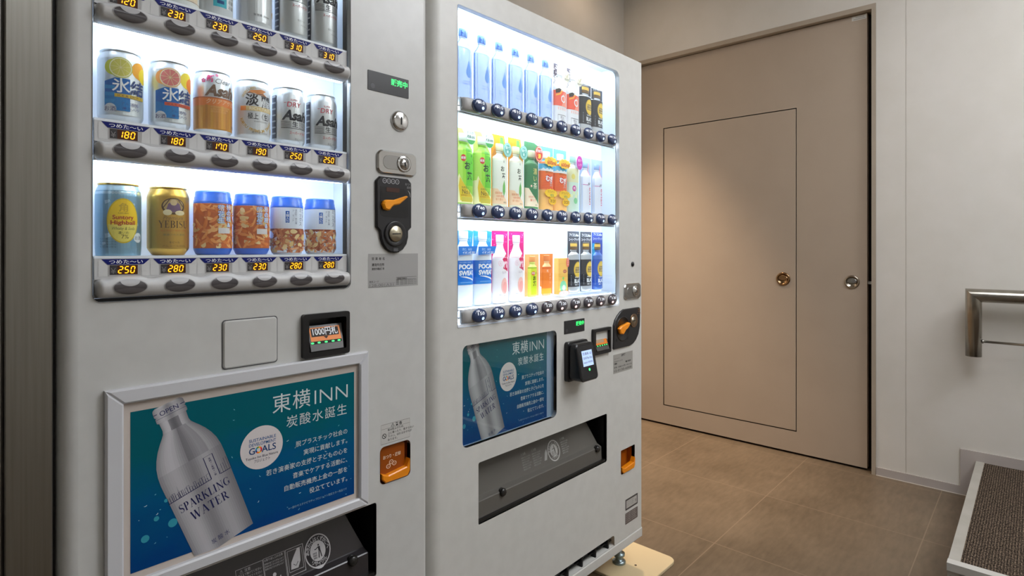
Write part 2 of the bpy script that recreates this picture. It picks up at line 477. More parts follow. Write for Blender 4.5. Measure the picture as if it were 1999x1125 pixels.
struct(MB().box(XL - 0.1, XL, YF, YB, 0, ZC, WALL).build('wall_left'))
DY0, DY1, DZ = 0.607, 2.03, 2.414
w = MB().box(XW, XW + 0.3, YF, 0.4795, 0, ZC, WALL).box(XW, XW + 0.3, 0.4815, DY0, 0, ZC, WALL).box(XW, XW + 0.3, DY0, YB, DZ, ZC, WALL).box(XW, XW + 0.3, DY1, YB, 0, DZ, WALL)
w.box(XW + 0.0012, XW + 0.3, 0.4795, 0.4815, 0, ZC, K(180, 173, 163))
struct(w.build('wall_right'))

def turn(mb):   # built facing -y; turned to face -x
    mb.v = [(y, -x, z) for x, y, z in mb.v]; return mb
# skirting that climbs to the landing
sk = MB().prism([(-DY0 + 0.001, 0.0), (2.6, 0.0), (2.6, 0.216), (-0.266, 0.216), (-0.266, 0.042), (-DY0 + 0.001, 0.042)], 3.413, XW - 0.0003, BASE)
struct(turn(sk).build('baseboard_right'))
struct(turn(MB().box(-DY0 + 0.001, -0.215, 3.4125, XW - 0.0003, 0, 0.0035, K(225, 220, 210))).build('trim_1'))

# the taupe leaf with a wicket door in it
door = thing('door_1', 'large taupe steel door with an inset smaller door, beside the farther machine', 'door', (3.45, 1.3, 0))
door['kind'] = 'structure'
lf = MB()
wk = [(-1.81, 0.129), (-0.994, 0.129), (-0.994, 1.947), (-1.81, 1.947)]
lo = [(-2.0, 0.012), (-0.652, 0.012), (-0.652, 2.384), (-2.0, 2.384)]
lf.plate(lo, [wk], 3.45, DOOR).walls(lo, 3.45, 3.49, DOOR, False).walls(wk, 3.45, 3.488, K(40, 34, 28))  # wicket gap sides coloured dark for the shade between the leaves
turn(lf).build('door_leaf', door)
wi = [(-1.8050, 0.1340), (-0.9990, 0.1340), (-0.9990, 1.9420), (-1.8050, 1.9420)]
wicket = turn(MB().prism(wi, 3.4505, 3.486, DOOR, 0.0008)).build('wicket_door', door)
turn(MB().box(-2.02, -0.61, 3.5, 3.505, 0, 2.4, K(38, 30, 25))).build('gap_shade_sheet', door)  # dark sheet standing in for the shade in the door gaps
fr = MB().box(-DY1 + 0.0005, -DY0 - 0.0005, 3.414, 3.498, 2.388, DZ - 0.0005, FRAME).box(-0.626, -DY0 - 0.0005, 3.414, 3.498, 0, 2.388, FRAME).box(-DY1 + 0.0005, -2.01, 3.414, 3.498, 0, 2.388, FRAME)
turn(fr).build('door_frame', door)
def flush_pull(y, z, par, m1, m2, R):
    x0 = 3.45
    mb = MB()
    mb.lathe([(R, 0.0), (R, 0.003), (R * 0.93, 0.006), (R * 0.8, 0.0065), (R * 0.72, 0.004), (R * 0.68, 0.0012), (0.0001, 0.0008)], (x0, y, z), m1, 'x', 32, False)
    k = mb.build('flush_pull', par)
    p = [(a, b) for a, b in ell(-y, z + R * 0.06, R * 0.66, R * 0.52, 20, 0, 180)] + [(a, b) for a, b in ell(-y, z + R * 0.06, R * 0.66, R * 0.26, 20, 180, 360)]
    turn(MB().prism(p, x0 - 0.0075, x0 - 0.0012, m2, 0.002)).build('thumb_turn', k)
flush_pull(1.065, 0.984, door, M((150, 120, 88), 0.18, 1.0), M((150, 122, 92), 0.25, 1.0), 0.038)
flush_pull(0.721, 0.98, door, M((165, 155, 142), 0.18, 1.0), M((150, 150, 146), 0.25, 1.0), 0.036)
turn(MB().box(-0.651, -0.634, 3.458, 3.47, 0.972, 0.986, STEEL)).build('latch_bolt', door)
st = Art().rect(-0.722, -0.655, 2.358, 2.379, K(196, 196, 190)).rect(-0.715, -0.66, 2.362, 2.366, K(150, 146, 138), 1).rect(-0.705, -0.665, 2.37, 2.374, K(158, 152, 144), 1)
st.build('paper_sticker', door, lambda x, z, l: (3.4497 - l * LS, -x, z))

# carpeted landing step by the wall
PX, PY, PZ = 2.25, 0.208, 0.17
step = thing('carpeted_step', 'dark brown carpeted step with pale edging, against the wall under the handrail', 'step', (2.83, -0.5, 0))
CARPET = noisy('loop_carpet', (40, 31, 26), (142, 124, 106), 210, rough=0.95, detail=3, bump=0.9, bscale=260, stretch=(0.55, 1.25, 1), spec=0.1, lo=0.38, hi=0.7)
def ribs(m):
    N, L = m.node_tree.nodes, m.node_tree.links; b = N['Principled BSDF']
    src = b.inputs['Base Color'].links[0].from_socket
    tc = N.new('ShaderNodeTexCoord'); wv = N.new('ShaderNodeTexWave'); wv.bands_direction = 'Y'; wv.inputs['Scale'].default_value = 42; wv.inputs['Distortion'].default_value = 2.5; wv.inputs['Detail'].default_value = 3; wv.inputs['Detail Scale'].default_value = 6
    L.new(tc.outputs['Object'], wv.inputs['Vector'])
    mx = N.new('ShaderNodeMix'); mx.data_type = 'RGBA'; mx.blend_type = 'MULTIPLY'; mx.inputs[0].default_value = 0.75
    L.new(src, mx.inputs[6]); L.new(wv.outputs['Color'], mx.inputs[7]); L.new(mx.outputs[2], b.inputs['Base Color'])
ribs(CARPET)
PALE = noisy('pale_edging', (160, 156, 146), (168, 164, 155), 12, rough=0.5)
MB().box(PX + 0.008, XW - 0.008, -2.3, PY - 0.006, 0, PZ - 0.006, M((150, 152, 152), 0.6)).build('riser', step)
MB().box(PX + 0.03, XW - 0.009, -2.3, PY - 0.03, PZ - 0.0055, PZ + 0.001, CARPET).build('carpet', step)
ed = MB(); ed.box(PX, XW - 0.008, PY - 0.03, PY, PZ - 0.035, PZ + 0.003, PALE).box(PX + 0.0, XW - 0.008, PY - 0.006, PY - 0.0005, 0, PZ - 0.035, PALE)
ed.build('side_edging', step)
MB().box(PX - 0.004, PX + 0.0295, -2.3, PY + 0.001, PZ - 0.02, PZ + 0.0045, M((188, 186, 180), 0.45)).build('nosing', step)

# handrail
rail = thing('handrail', 'brushed steel tube handrail with a mitred drop end, fixed on the wall above the step', 'handrail', (3.34, -0.4, 0.66))
RX, RR = 3.345, 0.030
def mitred():
    a = MB(); n = 28; vs = []; fs = []
    yc, zc = 0.243 - RR, 0.975 - RR
    for end in range(3):
        for k in range(n):
            t = 2 * PI * k / n; p, q = RR * math.cos(t), RR * math.sin(t)   # p sideways (x), q in the bend plane
            if end == 0: vs.append((RX + p, yc + q, 0.668))
            elif end == 1: vs.append((RX + p, yc + q, zc + q))
            else: vs.append((RX + p, -2.2, zc + q))
    drop = [(k, (k + 1) % n, n + (k + 1) % n, n + k) for k in range(n)]
    horiz = [(n + k, n + (k + 1) % n, 2 * n + (k + 1) % n, 2 * n + k) for k in range(n)]
    return vs, drop, horiz, n
vs, dr, ho, n = mitred()
MB().add(vs, ho + [tuple(2 * n + k for k in range(n))], STAIN2, True).build('top_tube', rail)
MB().add(vs[:2 * n], dr + [tuple(k for k in reversed(range(n)))], STAIN2, True).build('drop_tube', rail)
rod = MB().tube([(RX, 0.185, 0.738), (RX, -2.2, 0.738)], 0.0055, STEEL).lathe([(0.009, 0), (0.009, 0.006), (0.005, 0.009)], (RX, 0.184, 0.738), STEEL, 'y', 12)
rod.build('lower_rod', rail)
for yb in (-0.45, -1.6):
    MB().tube([(RX, yb, 0.93), (RX, yb, 0.90), (RX + 0.02, yb, 0.885), (XW - 0.006, yb, 0.885)], 0.008, STEEL).lathe([(0.03, 0.0), (0.03, 0.006), (0.02, 0.009)], (XW, yb, 0.885), STEEL, 'x', 20).build('wall_bracket', rail)

# ceiling lamps
for i, (lx, ly, sx, sy, lamp, tint) in enumerate(LAMPS):
    nm = ('beyond the carpeted step', 'farthest from the taupe door', 'added unseen nearest the two machines')[i]
    t = thing('ceiling_lamp', 'square deep glowing ceiling lamp, ' + nm, 'lamp', (lx, ly, ZC), 'ceiling lamps')
    MB().box(lx - sx / 2 - 0.02, lx + sx / 2 + 0.02, ly - sy / 2 - 0.02, ly + sy / 2 + 0.02, ZC - 0.018, ZC - 0.0005, M((225, 225, 222), 0.5)).build('lamp_frame', t)
    MB().box(lx - sx / 2, lx + sx / 2, ly - sy / 2, ly + sy / 2, ZC - 0.085, ZC - 0.0185, M(tint, 0.6, 0, lamp)).build('diffuser', t)  # made deep so its glowing sides also light the upper walls

t = thing('downlight', 'small round recessed downlight above the corner between machine and taupe door', 'lamp', (SPOT[0], SPOT[1], ZC))
MB().lathe([(0.060, -0.0005), (0.060, -0.006), (0.048, -0.008), (0.046, -0.0005)], (SPOT[0], SPOT[1], ZC), M((225, 225, 222), 0.4), 'z', 28, False).build('trim_ring', t)
MB().lathe([(0.0001, -0.0024), (0.044, -0.002)], (SPOT[0], SPOT[1], ZC), M(WARM, 0.5, 0, 70.0), 'z', 28, False).build('bulb_face', t)
ld = bpy.data.lights.new('spot_beam', 'SPOT'); ld.energy = SPOT[2]; ld.spot_size = math.radians(62); ld.spot_blend = 1.0; ld.shadow_soft_size = 0.05; ld.color = tuple(lin(c) for c in WARM)
lo_ = bpy.data.objects.new('spot_beam', ld); COL.objects.link(lo_); lo_.parent = t; lo_.location = (0, 0, -0.05)

# stainless cabinet left of the machines
sc_ = thing('stainless_cabinet', 'tall brushed stainless cabinet left of the beer machine, behind a black gap', 'cabinet', (-0.2, 1.4, 0))
MB().box(-0.6, 0.1625, 1.085, 1.75, 0, 2.0, STAIN).build('cabinet_body', sc_)
MB().prism(rr(0.1125, 0.1655, 0.002, 2.0, 0), 1.062, 1.0845, STAIN, 0.0015).build('side_post', sc_)
MB().prism(rr(-0.6, 0.110, 0.06, 2.0, 0), 1.064, 1.0845, STAIN, 0.0015).build('door_panel', sc_)
MB().box(0.1658, 0.1726, 1.09, 1.6, 0.0, 1.9, BLACK).build('gap_shade_strip', sc_)  # black strip filling the gap, standing in for its shade

# ------------------------------------------------------------------ vending machines: shared pieces
YC = 1.06                              # plane of both fronts
def door_shell(m, x0, x1, rl, rr_, z0, ztop, holes, paint, notch=None):
    """front skin with rounded upright edges, built as the machine's outer door"""
    mb = MB()
    out = [(x0 + rl, z0), (x1 - rr_, z0), (x1 - rr_, ztop), (x0 + rl, ztop)]
    if notch: out = [(x0 + rl, z0), (notch[0], z0), (notch[0], notch[2]), (notch[1] - 0.01, notch[2])] + [(notch[1] - 0.01 + 0.01 * math.sin(math.radians(a)), notch[2] - 0.01 + 0.01 * math.cos(math.radians(a))) for a in (30, 60, 90)] + [(notch[1], z0), (x1 - rr_, z0), (x1 - rr_, ztop), (x0 + rl, ztop)]
    mb.plate(out, holes, YC, paint)
    def strip(path):
        vs = [(x, y, z) for x, y in path for z in (z0, ztop)]
        fs = [(2 * i, 2 * i + 2, 2 * i + 3, 2 * i + 1) for i in range(len(path) - 1)]
        mb.add(vs, fs, paint, True)
    N_ = 10
    left = [(x0, YC + 0.117)] + [(x0 + rl - rl * math.cos(PI / 2 * i / N_), YC + rl - rl * math.sin(PI / 2 * i / N_)) for i in range(N_ + 1)]
    right = [(x1 - rr_ + rr_ * math.sin(PI / 2 * i / N_), YC + rr_ - rr_ * math.cos(PI / 2 * i / N_)) for i in range(N_ + 1)] + [(x1, YC + 0.117)]
    strip(left); strip(right)
    prof = left + right
    for z, flip in ((z0, 0), (ztop, 1)):
        vs = [(x, y, z) for x, y in prof]; f = tuple(range(len(prof))); mb.add(vs, [tuple(reversed(f)) if not flip else f], paint)
    for h in holes: mb.walls(h, YC, YC + 0.012, paint)
    return mb.build('door_panel', m)

def hole_box(m, name, poly, depth, mat, y0=None):
    return MB().recess(poly, y0 or YC + 0.001, YC + depth, mat).build(name, m)

def case_liner(m, x0, x1, z0, z1, opening, yb, mat, glow):
    """lit display case behind the window: back, sides, roof and floor, and the return behind the front skin"""
    mb = MB(); y0 = YC + 0.014
    P = [(x0, z0), (x1, z0), (x1, z1), (x0, z1)]
    mb.walls(P, y0, yb, mat)
    mb.add([(x, yb, z) for x, z in P], [(0, 1, 2, 3)], mat)
    mb.plate(P, [opening], y0, mat)
    MB().box(x0 + 0.001, x1 - 0.001, yb - 0.004, yb - 0.0005, z0 + 0.001, z1 - 0.001, M((226, 238, 255), 0.5, 0, glow)).build('back_glow_sheet', m)  # added glowing sheet that brightens the white back behind the goods
    return mb.build('display_case', m)

FIG = M((46, 46, 50), 0.3)
def litter_man(a, cx, cz, k, m, l):
    """round recycling emblem figure dropping litter in a basket"""
    a.circ(cx + 0.10 * k, cz + 0.47 * k, 0.075 * k, m, l, 14)
    a.poly([(cx + 0.02 * k, cz + 0.36 * k), (cx + 0.22 * k, cz + 0.36 * k), (cx + 0.24 * k, cz + 0.0), (cx + 0.06 * k, cz + 0.0)], m, l)
    a.stroke([(cx + 0.04 * k, cz + 0.32 * k), (cx - 0.2 * k, cz + 0.2 * k), (cx - 0.3 * k, cz + 0.22 * k)], 0.07 * k, m, l)
    a.stroke([(cx + 0.1 * k, cz + 0.02 * k), (cx + 0.02 * k, cz - 0.5 * k)], 0.09 * k, m, l)
    a.stroke([(cx + 0.2 * k, cz + 0.02 * k), (cx + 0.28 * k, cz - 0.48 * k)], 0.09 * k, m, l)
    for t in range(4): a.stroke([(cx - 0.46 * k + 0.1 * t * k, cz - 0.02 * k), (cx - 0.42 * k + 0.075 * t * k, cz - 0.5 * k)], 0.03 * k, m, l)
    for t in range(3): a.stroke([(cx - 0.47 * k, cz - 0.05 * k - 0.2 * t * k), (cx - 0.13 * k, cz - 0.05 * k - 0.2 * t * k)], 0.03 * k, m, l)

def round_text(a, s, cx, cz, r, h, m, l, mid, span, inside=False):
    n = len(s)
    for i, ch in enumerate(s):
        t = mid + (span * (0.5 - (i + 0.5) / n)) * (1 if not inside else -1); tr = math.radians(t)
        rot = tr - PI / 2 + (PI if inside else 0)
        px, pz = cx + r * math.cos(tr), cz + r * math.sin(tr)
        px += 0.36 * h * math.sin(rot); pz -= 0.36 * h * math.cos(rot)
        a.text(ch, px, pz, h, m, l, 'c', 0.02, rot=rot)

def flap_y(z): # slope of the take-out flap
    P = ((0.445, 1.0725), (0.497, 1.0745), (0.505, 1.0895), (0.606, 1.1220))
    for (a, b), (c, d) in zip(P, P[1:]):
        if z <= c: return b + (d - b) * (z - a) / (c - a)
    return P[-1][1]

def take_out(m, x0, x1, flapmat, inkmat, full):
    P = rr(x0, x1, 0.4465, 0.607, 0.006)
    MB().recess(P, YC + 0.001, YC + 0.115, M((13, 13, 14), 0.5)).build('take_out_bay', m)
    mb = MB(); X0, X1 = x0 + 0.005, x1 - 0.012; zs = [0.4525, 0.475, 0.496, 0.498, 0.504, 0.5055, 0.53, 0.56, 0.601]
    vs = []
    for z in zs: vs += [(X0, flap_y(z), z), (X1 - max(0, z - 0.5) * 0.42, flap_y(z), z)]
    q = len(vs); vs += [(a, b + 0.004, c) for a, b, c in vs]
    fs = [(2 * i, 2 * i + 1, 2 * i + 3, 2 * i + 2) for i in range(len(zs) - 1)] + [(q + 2 * i, q + 2 * i + 2, q + 2 * i + 3, q + 2 * i + 1) for i in range(len(zs) - 1)]
    fs += [(2 * i + 1, q + 2 * i + 1, q + 2 * i + 3, 2 * i + 3) for i in range(len(zs) - 1)] + [(2 * i, 2 * i + 2, q + 2 * i + 2, q + 2 * i) for i in range(len(zs) - 1)]
    mb.add(vs, fs, flapmat); fl = mb.build('take_out_flap', m)
    MB().box(x0 + 0.002, x1 - 0.002, 1.064, 1.076, 0.4475, 0.4545, M((22, 21, 20), 0.3)).build('flap_sill', m)
    for xk in ((x1 - 0.0505, x0 + 0.1) if not full else (x0 + 0.105, x1 - 0.037)):
        MB().lathe([(0.011, -0.006), (0.011, 0.004), (0.008, 0.008), (0.0001, 0.0085)], (xk, flap_y(0.495), 0.495), M((34, 33, 32), 0.25), 'y', 20).build('flap_knob', m)
    return fl

# ------------------------------------------------------------------ the nearer machine (cans and snacks)
A = thing('vending_machine', 'white vending machine nearest the camera, selling cans and snack jars', 'vending machine', (0.51, 1.42, 0))
AX0, AX1 = 0.1732, 0.8625
A_OPEN = rr(0.2132, 0.657, 1.0765, 1.768, 0.012)
A_SLOT = rr(0.285, 0.7217, 0.4465, 0.607, 0.006)
A_CHG = rr(0.7308, 0.8125, 0.6405, 0.7225, 0.011)
A_BILL = rr(0.5575, 0.6475, 0.9475, 1.0225, 0.004)
A_COIN = [(0.7172, 1.307), (0.7268, 1.3166), (0.8025, 1.3166), (0.8121, 1.3075), (0.8121, 1.207), (0.8034, 1.199), (0.8034, 1.1847), (0.799, 1.169), (0.7891, 1.1570), (0.7770, 1.1508), (0.7652, 1.1494), (0.7530, 1.1510), (0.7431, 1.1570), (0.7340, 1.168), (0.7297, 1.1800), (0.7268, 1.1973), (0.718, 1.2058)][::-1]
door_shell(A, AX0, AX1, 0.022, 0.011, 0.148, 1.832, [A_OPEN, A_SLOT, A_CHG, A_BILL], WHITE_PAINT)
MB().box(AX0 + 0.004, AX1 - 0.006, YC + 0.122, 1.79, 0.105, 1.828, WHITE_PAINT).build('cabinet_body', A)
MB().box(AX0 + 0.02, AX1 - 0.02, YC + 0.1172, YC + 0.1215, 0.15, 1.82, BLACK).build('door_gasket', A)
MB().prism(rr(AX0 + 0.002, AX1 - 0.002, 0.105, 0.144, 0.003), YC + 0.002, YC + 0.115, WHITE_PAINT, 0.002).build('kick_plate', A)
for fx in (0.23, 0.81):
    for fy in (1.13, 1.72):
        MB().lathe([(0.026, 0.0), (0.026, 0.006), (0.012, 0.01), (0.012, 0.03), (0.017, 0.031), (0.017, 0.04), (0.009, 0.041), (0.009, 0.1045)], (fx, fy, 0), STEEL, 'z', 18).build('levelling_foot', A)
case_liner(A, 0.168 + 0.012, 0.680, 1.064, 1.80, A_OPEN, 1.168, LINER, 0.34)
MB().walls(rr(0.2128, 0.6574, 1.0761, 1.7684, 0.012), YC - 0.0015, YC + 0.03, BLACK).build('window_gasket', A)

A_RAILS = (1.5256, 1.3132, 1.0995)
A_BTN = [0.2590 + 0.07046 * k for k in range(6)]
PRICES = (('120', '230', '230', '250', '310', '310'), ('180', '180', '170', '190', '250', '250'), ('250', '280', '230', '230', '280', '280'))
def rail_top(x):
    d = min(abs(x - b) for b in A_BTN); t = max(0.0, min(1.0, (d - 0.012) / 0.021)); t = t * t * (3 - 2 * t)
    if x < A_BTN[0] - 0.024 or x > A_BTN[-1] + 0.024: t = 1.0 if d > 0.033 else t
    return 0.0165 - 0.0048 * t
RB = 0.026                              # how far the rail bulges out
def rail_pt(x, zc, a):
    h = rail_top(x) if a > 0 else 0.0172
    return (x, 1.071 - RB * max(0.0, math.cos(a)) ** 0.6, zc + h * math.sin(a))
def rail_y(x, dz):
    h = rail_top(x) if dz > 0 else 0.0172
    s_ = max(-0.98, min(0.98, dz / h)); return 1.071 - RB * (1 - s_ * s_) ** 0.3
for row, zc in enumerate(A_RAILS):
    mb = MB(); NX, NA = 150, 18; vs = []; fs = []
    x0, x1 = 0.2165, 0.6535
    for i in range(NX + 1):
        x = x0 + (x1 - x0) * i / NX; e = min(x - x0, x1 - x); k = 1.0 if e > 0.008 else math.sqrt(max(0.0, 1 - (1 - e / 0.008) ** 2)) * 0.75 + 0.25
        for j in range(NA + 1):
            a = -PI / 2 + PI * j / NA; p = rail_pt(x, zc, a); vs.append((p[0], 1.071 + (p[1] - 1.071) * k, zc + (p[2] - zc) * (0.4 + 0.6 * k)))
    for i in range(NX):
        for j in range(NA):
            q = i * (NA + 1) + j; fs.append((q, q + NA + 1, q + NA + 2, q + 1))
    mb.add(vs, fs, RAIL_GREY, True)
    mb.box(0.2165, 0.6535, 1.071, 1.0755, zc - 0.0172, zc + 0.0115, RAIL_GREY)
    rl = mb.build('button_rail', A)
    for xe in (0.2262, 0.6436):
        Art().rect(xe - 0.0004, xe + 0.0004, -0.0165, 0.011, K(150, 149, 148)).build('end_cap_seam', rl, lambda x, z, l, zc=zc: (x, rail_y(x, z) - 0.0004, zc + z))
    # shelf and price panel
    sh = MB().box(0.1815, 0.679, 1.0765, 1.1635, zc + 0.0435, zc + 0.048, LINER).box(0.2165, 0.6535, 1.0675, 1.0764, zc + 0.0445, zc + 0.048, M((232, 238, 244), 0.3))
    sh.build('shelf', A)
    pp = MB().box(0.2165, 0.6525, 1.0665, 1.0755, zc + 0.0118, zc + 0.0442, M((190, 190, 190), 0.45)); pn = pp.build('price_panel', A)
    for b in A_BTN: 
        pan = Art(); pan.rect(b - 0.0246, b + 0.0195, 0.0165, 0.0343, K(168, 166, 164))
        pan.poly([(b - 0.0375, 0.0165), (b - 0.0255, 0.0165), (b - 0.0255, 0.0335), (b - 0.0335, 0.0425), (b - 0.0355, 0.0425), (b - 0.0375, 0.0405)], K(203, 203, 202), 1)
        pan.poly([(b + 0.0205, 0.0165), (b + 0.0325, 0.0165), (b + 0.0325, 0.0405), (b + 0.0305, 0.0425), (b + 0.029, 0.0425), (b + 0.0205, 0.0335)], K(203, 203, 202), 1)
        pan.build('panel_moulding', pn, on_face(1.0665, 0, zc))
    if row < 2: MB().box(0.2205, 0.6495, 1.0785, 1.0885, zc - 0.0165, zc - 0.0095, LED).box(0.2165, 0.6535, 1.0765, 1.0900, zc - 0.0095, zc - 0.0065, RAIL_GREY).build('led_strip', A)
    for k, b in enumerate(A_BTN):
        dish = M((74, 70, 72), 0.2)
        def emap(x, z, l, zc=zc): return (x, rail_y(x, z) - 0.0005 - l * 0.0002, zc + z)
        bt = Art(); n = 40
        bt.poly(ell(b, -0.0003, 0.0236, 0.0121, n), M((150, 149, 148), 0.35), 1).poly(ell(b, -0.0005, 0.0222, 0.0112, n), dish, 2)
        # lighter patch on the lower half, painted as light caught by a curved lip
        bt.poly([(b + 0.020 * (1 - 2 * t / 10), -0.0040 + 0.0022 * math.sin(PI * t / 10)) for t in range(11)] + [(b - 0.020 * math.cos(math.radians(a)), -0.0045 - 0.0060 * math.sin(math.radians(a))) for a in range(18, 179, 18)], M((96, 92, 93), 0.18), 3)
        ob = bt.build('push_button', A, emap, cutz=0.0014)
        tg = Art().poly([(b + 0.0135 * math.cos(math.radians(a)), 0.0098 + 0.0088 * math.sin(math.radians(a))) for a in range(180, 361, 12)] + [(b + 0.0070, 0.0112), (b, 0.0117), (b - 0.0070, 0.0112)], M((178, 177, 178), 0.35), 4)
        tg.build('tongue', ob, emap, cutz=0.0014)
        pb = Art().rect(b - 0.0228, b - 0.0128, 0.0185, 0.0336, K(62, 60, 62), 1).rect(b - 0.0128, b + 0.0150, 0.0185, 0.0336, K(72, 38, 20), 1)  # brown field holds the orange glow around the digits
        pb.text('¥', b - 0.0180, 0.0203, 0.0125, K(125, 122, 122), 2, 'c')
        po = pb.build('price_display', A, on_face(1.0665, 0, zc))
        pd = Art().seven(PRICES[row][k], b - 0.0115, 0.0212, 0.0100, DIGIT, 3, pitch=0.82)
        pd.build('price_digits', po, on_face(1.0665, 0, zc))
        tl = Art().poly([(b - 0.0255, 0.0346), (b + 0.0232, 0.0346), (b + 0.0322, 0.0432), (b - 0.0337, 0.0432)], K(14, 24, 104), 1)
        tl.text('つめた～い', b - 0.0008, 0.0362, 0.0072, INKW, 2, 'c', 0.012, w=0.046)
        tl.build('temperature_label', A, on_face(1.0662, 0, zc))
MB().box(0.2205, 0.6495, 1.0785, 1.0885, 1.785, 1.792, LED).box(0.2165, 0.6535, 1.0765, 1.0900, 1.792, 1.796, RAIL_GREY).build('led_strip', A)
for z0, z1 in ((1.5702, 1.768), (1.3579, 1.5075), (1.1442, 1.2952)):
    MB().box(0.2145, 0.6557, 1.0655, 1.0663, z0 + 0.0035, z1, GLASS).build('window_pane', A)
MB().box(0.2146, 0.6556, 1.064, 1.076, 1.0772, 1.0815, BLACK).build('window_sill', A)

def status_display(m, x0, x1, z0, z1, txt):
    d = MB().prism(rr(x0, x1, z0, z1, 0.001), YC - 0.0012, YC + 0.004, M((38, 38, 41), 0.3)).build('status_display', m)
    h = (z1 - z0); a = Art().text(txt, x1 - 0.004 * (h / 0.042), z1 - 0.46 * h, 0.36 * h, GREEN_ON, 1, 'r', 0.018)
    a.build('status_text', d, on_face(YC - 0.0012))
    a = Art().circ(x0 + 0.012, z0 + 0.010, 0.0055, M((66, 66, 70), 0.4), 1); a.build('light_sensor', d, on_face(YC - 0.0012))
status_display(A, 0.6993, 0.8074, 1.5010, 1.5436, '販売中')
kl = MB().lathe([(0.0235, -0.004), (0.0235, 0.002), (0.021, 0.0055), (0.0165, 0.0075), (0.0001, 0.008)], (0.7825, YC, 1.446), CHROME, 'y', 32).build('key_lock', A)
MB().box(0.7813, 0.7837, YC - 0.0092, YC - 0.006, 1.437, 1.455, BLACK).build('key_slot', kl)

def lock_plate(m, cx, cz, w, h):
    P = rr(cx - w / 2, cx + w / 2, cz - h / 2, cz + h / 2, h * 0.2, 4); P = [(x - (0.1 * h * math.cos(PI * (z - cz) / h) if x < cx else -0.1 * h * math.cos(PI * (z - cz) / h)), z) for x, z in P]
    lp = MB().prism(P, YC - 0.006, YC + 0.002, CHROME, 0.003).build('lock_plate', m)
    R = rr(cx - w * 0.40, cx + w * 0.32, cz - h * 0.29, cz + h * 0.29, h * 0.28, 6)
    mb = MB(); mb.prism(R, YC - 0.0066, YC - 0.005, M((170, 170, 170), 0.22, 1.0), 0.0005); mb.build('pull_grip', lp)
    r = h * 0.29
    MB().lathe([(r * 1.25, 0.004), (r * 1.25, 0.008), (r, 0.0095), (r * 0.92, 0.0085), (r * 0.9, 0.010), (0.0001, 0.0115)], (cx + w * 0.155, YC, cz), CHROME, 'y', 28).build('lock_cylinder', lp)
    Art().stroke([(cx + w * 0.145, cz + r * 0.25), (cx + w * 0.165, cz - r * 0.4)], r * 0.22, BLACK, 1).build('key_slot', lp, on_face(YC - 0.0122))
lock_plate(A, 0.7745, 1.3496, 0.1005, 0.0525)

# coin mechanism
cm = MB().prism(A_COIN, YC - 0.007, YC + 0.002, DARK, 0.0025).build('coin_mechanism', A)
rc = [(0.7268, 1.2346), (0.7342, 1.2285), (0.7950, 1.2265), (0.8018, 1.2330), (0.8018, 1.2781), (0.7900, 1.2930), (0.7268, 1.2950)]
MB().prism(rc, YC - 0.0073, YC - 0.0066, BLACK_PL).build('lever_recess', cm)
MB().prism(rr(0.742, 0.777, 1.2840, 1.2935, 0.001), YC - 0.0078, YC - 0.0072, M((62, 28, 12), 0.35)).build('amount_window', cm)
MB().prism([(0.7327, 1.2448), (0.7400, 1.2425), (0.7461, 1.2430), (0.7520, 1.2500), (0.7566, 1.2536), (0.7720, 1.2570), (0.7840, 1.2660), (0.7955, 1.2751), (0.7923, 1.2774), (0.7760, 1.2720), (0.7597, 1.2664), (0.7371, 1.2655), (0.7310, 1.2625), (0.7283, 1.2558)], YC - 0.017, YC - 0.008, M((250, 158, 20), 0.35), 0.003).build('return_lever', cm)
MB().lathe([(0.0285, 0.006), (0.0285, 0.0095), (0.026, 0.011), (0.0205, 0.0085), (0.0001, 0.0085)], (0.7655, YC, 1.1918), M((40, 40, 42), 0.3), 'y', 36).build('coin_ring', cm)
cs = MB().lathe([(0.0178, 0.008), (0.0178, 0.0105), (0.0165, 0.012), (0.0001, 0.0125)], (0.7655, YC, 1.1918), M((190, 182, 160), 0.3, 1.0), 'y', 32).build('coin_disc', cm)
Art().stroke([(0.7540, 1.1912), (0.7770, 1.1920)], 0.0024, BLACK, 1).build('coin_slot', cs, on_face(YC - 0.0128))
g = Art()
for cx in (0.7377, 0.7489, 0.7599, 0.7711): g.ring(cx, 1.3076, 0.0042, 0.0056, K(165, 165, 168), 1); 
for cx, t in ((0.7377, '500'), (0.7489, '100'), (0.7599, '50'), (0.7711, '10')): g.text(t, cx, 1.3062, 0.0040, K(165, 165, 168), 1, 'c')
g.text('おつり', 0.8015, 1.3020, 0.0062, K(150, 150, 152), 1, 'c').text('返却', 0.8030, 1.2950, 0.0060, K(150, 150, 152), 1, 'c')
g.stroke([(0.8005, 1.2905), (0.8055, 1.2845), (0.8075, 1.2755)], [0.0006, 0.002, 0.001], K(170, 170, 170), 1)
g.rect(0.7615, 0.7735, 1.1525, 1.1598, K(92, 92, 94), 1).frame(0.7590, 0.7758, 1.1515, 1.1605, 0.0012, BLACK, 1)
g.build('coin_legend', cm, on_face(YC - 0.007))

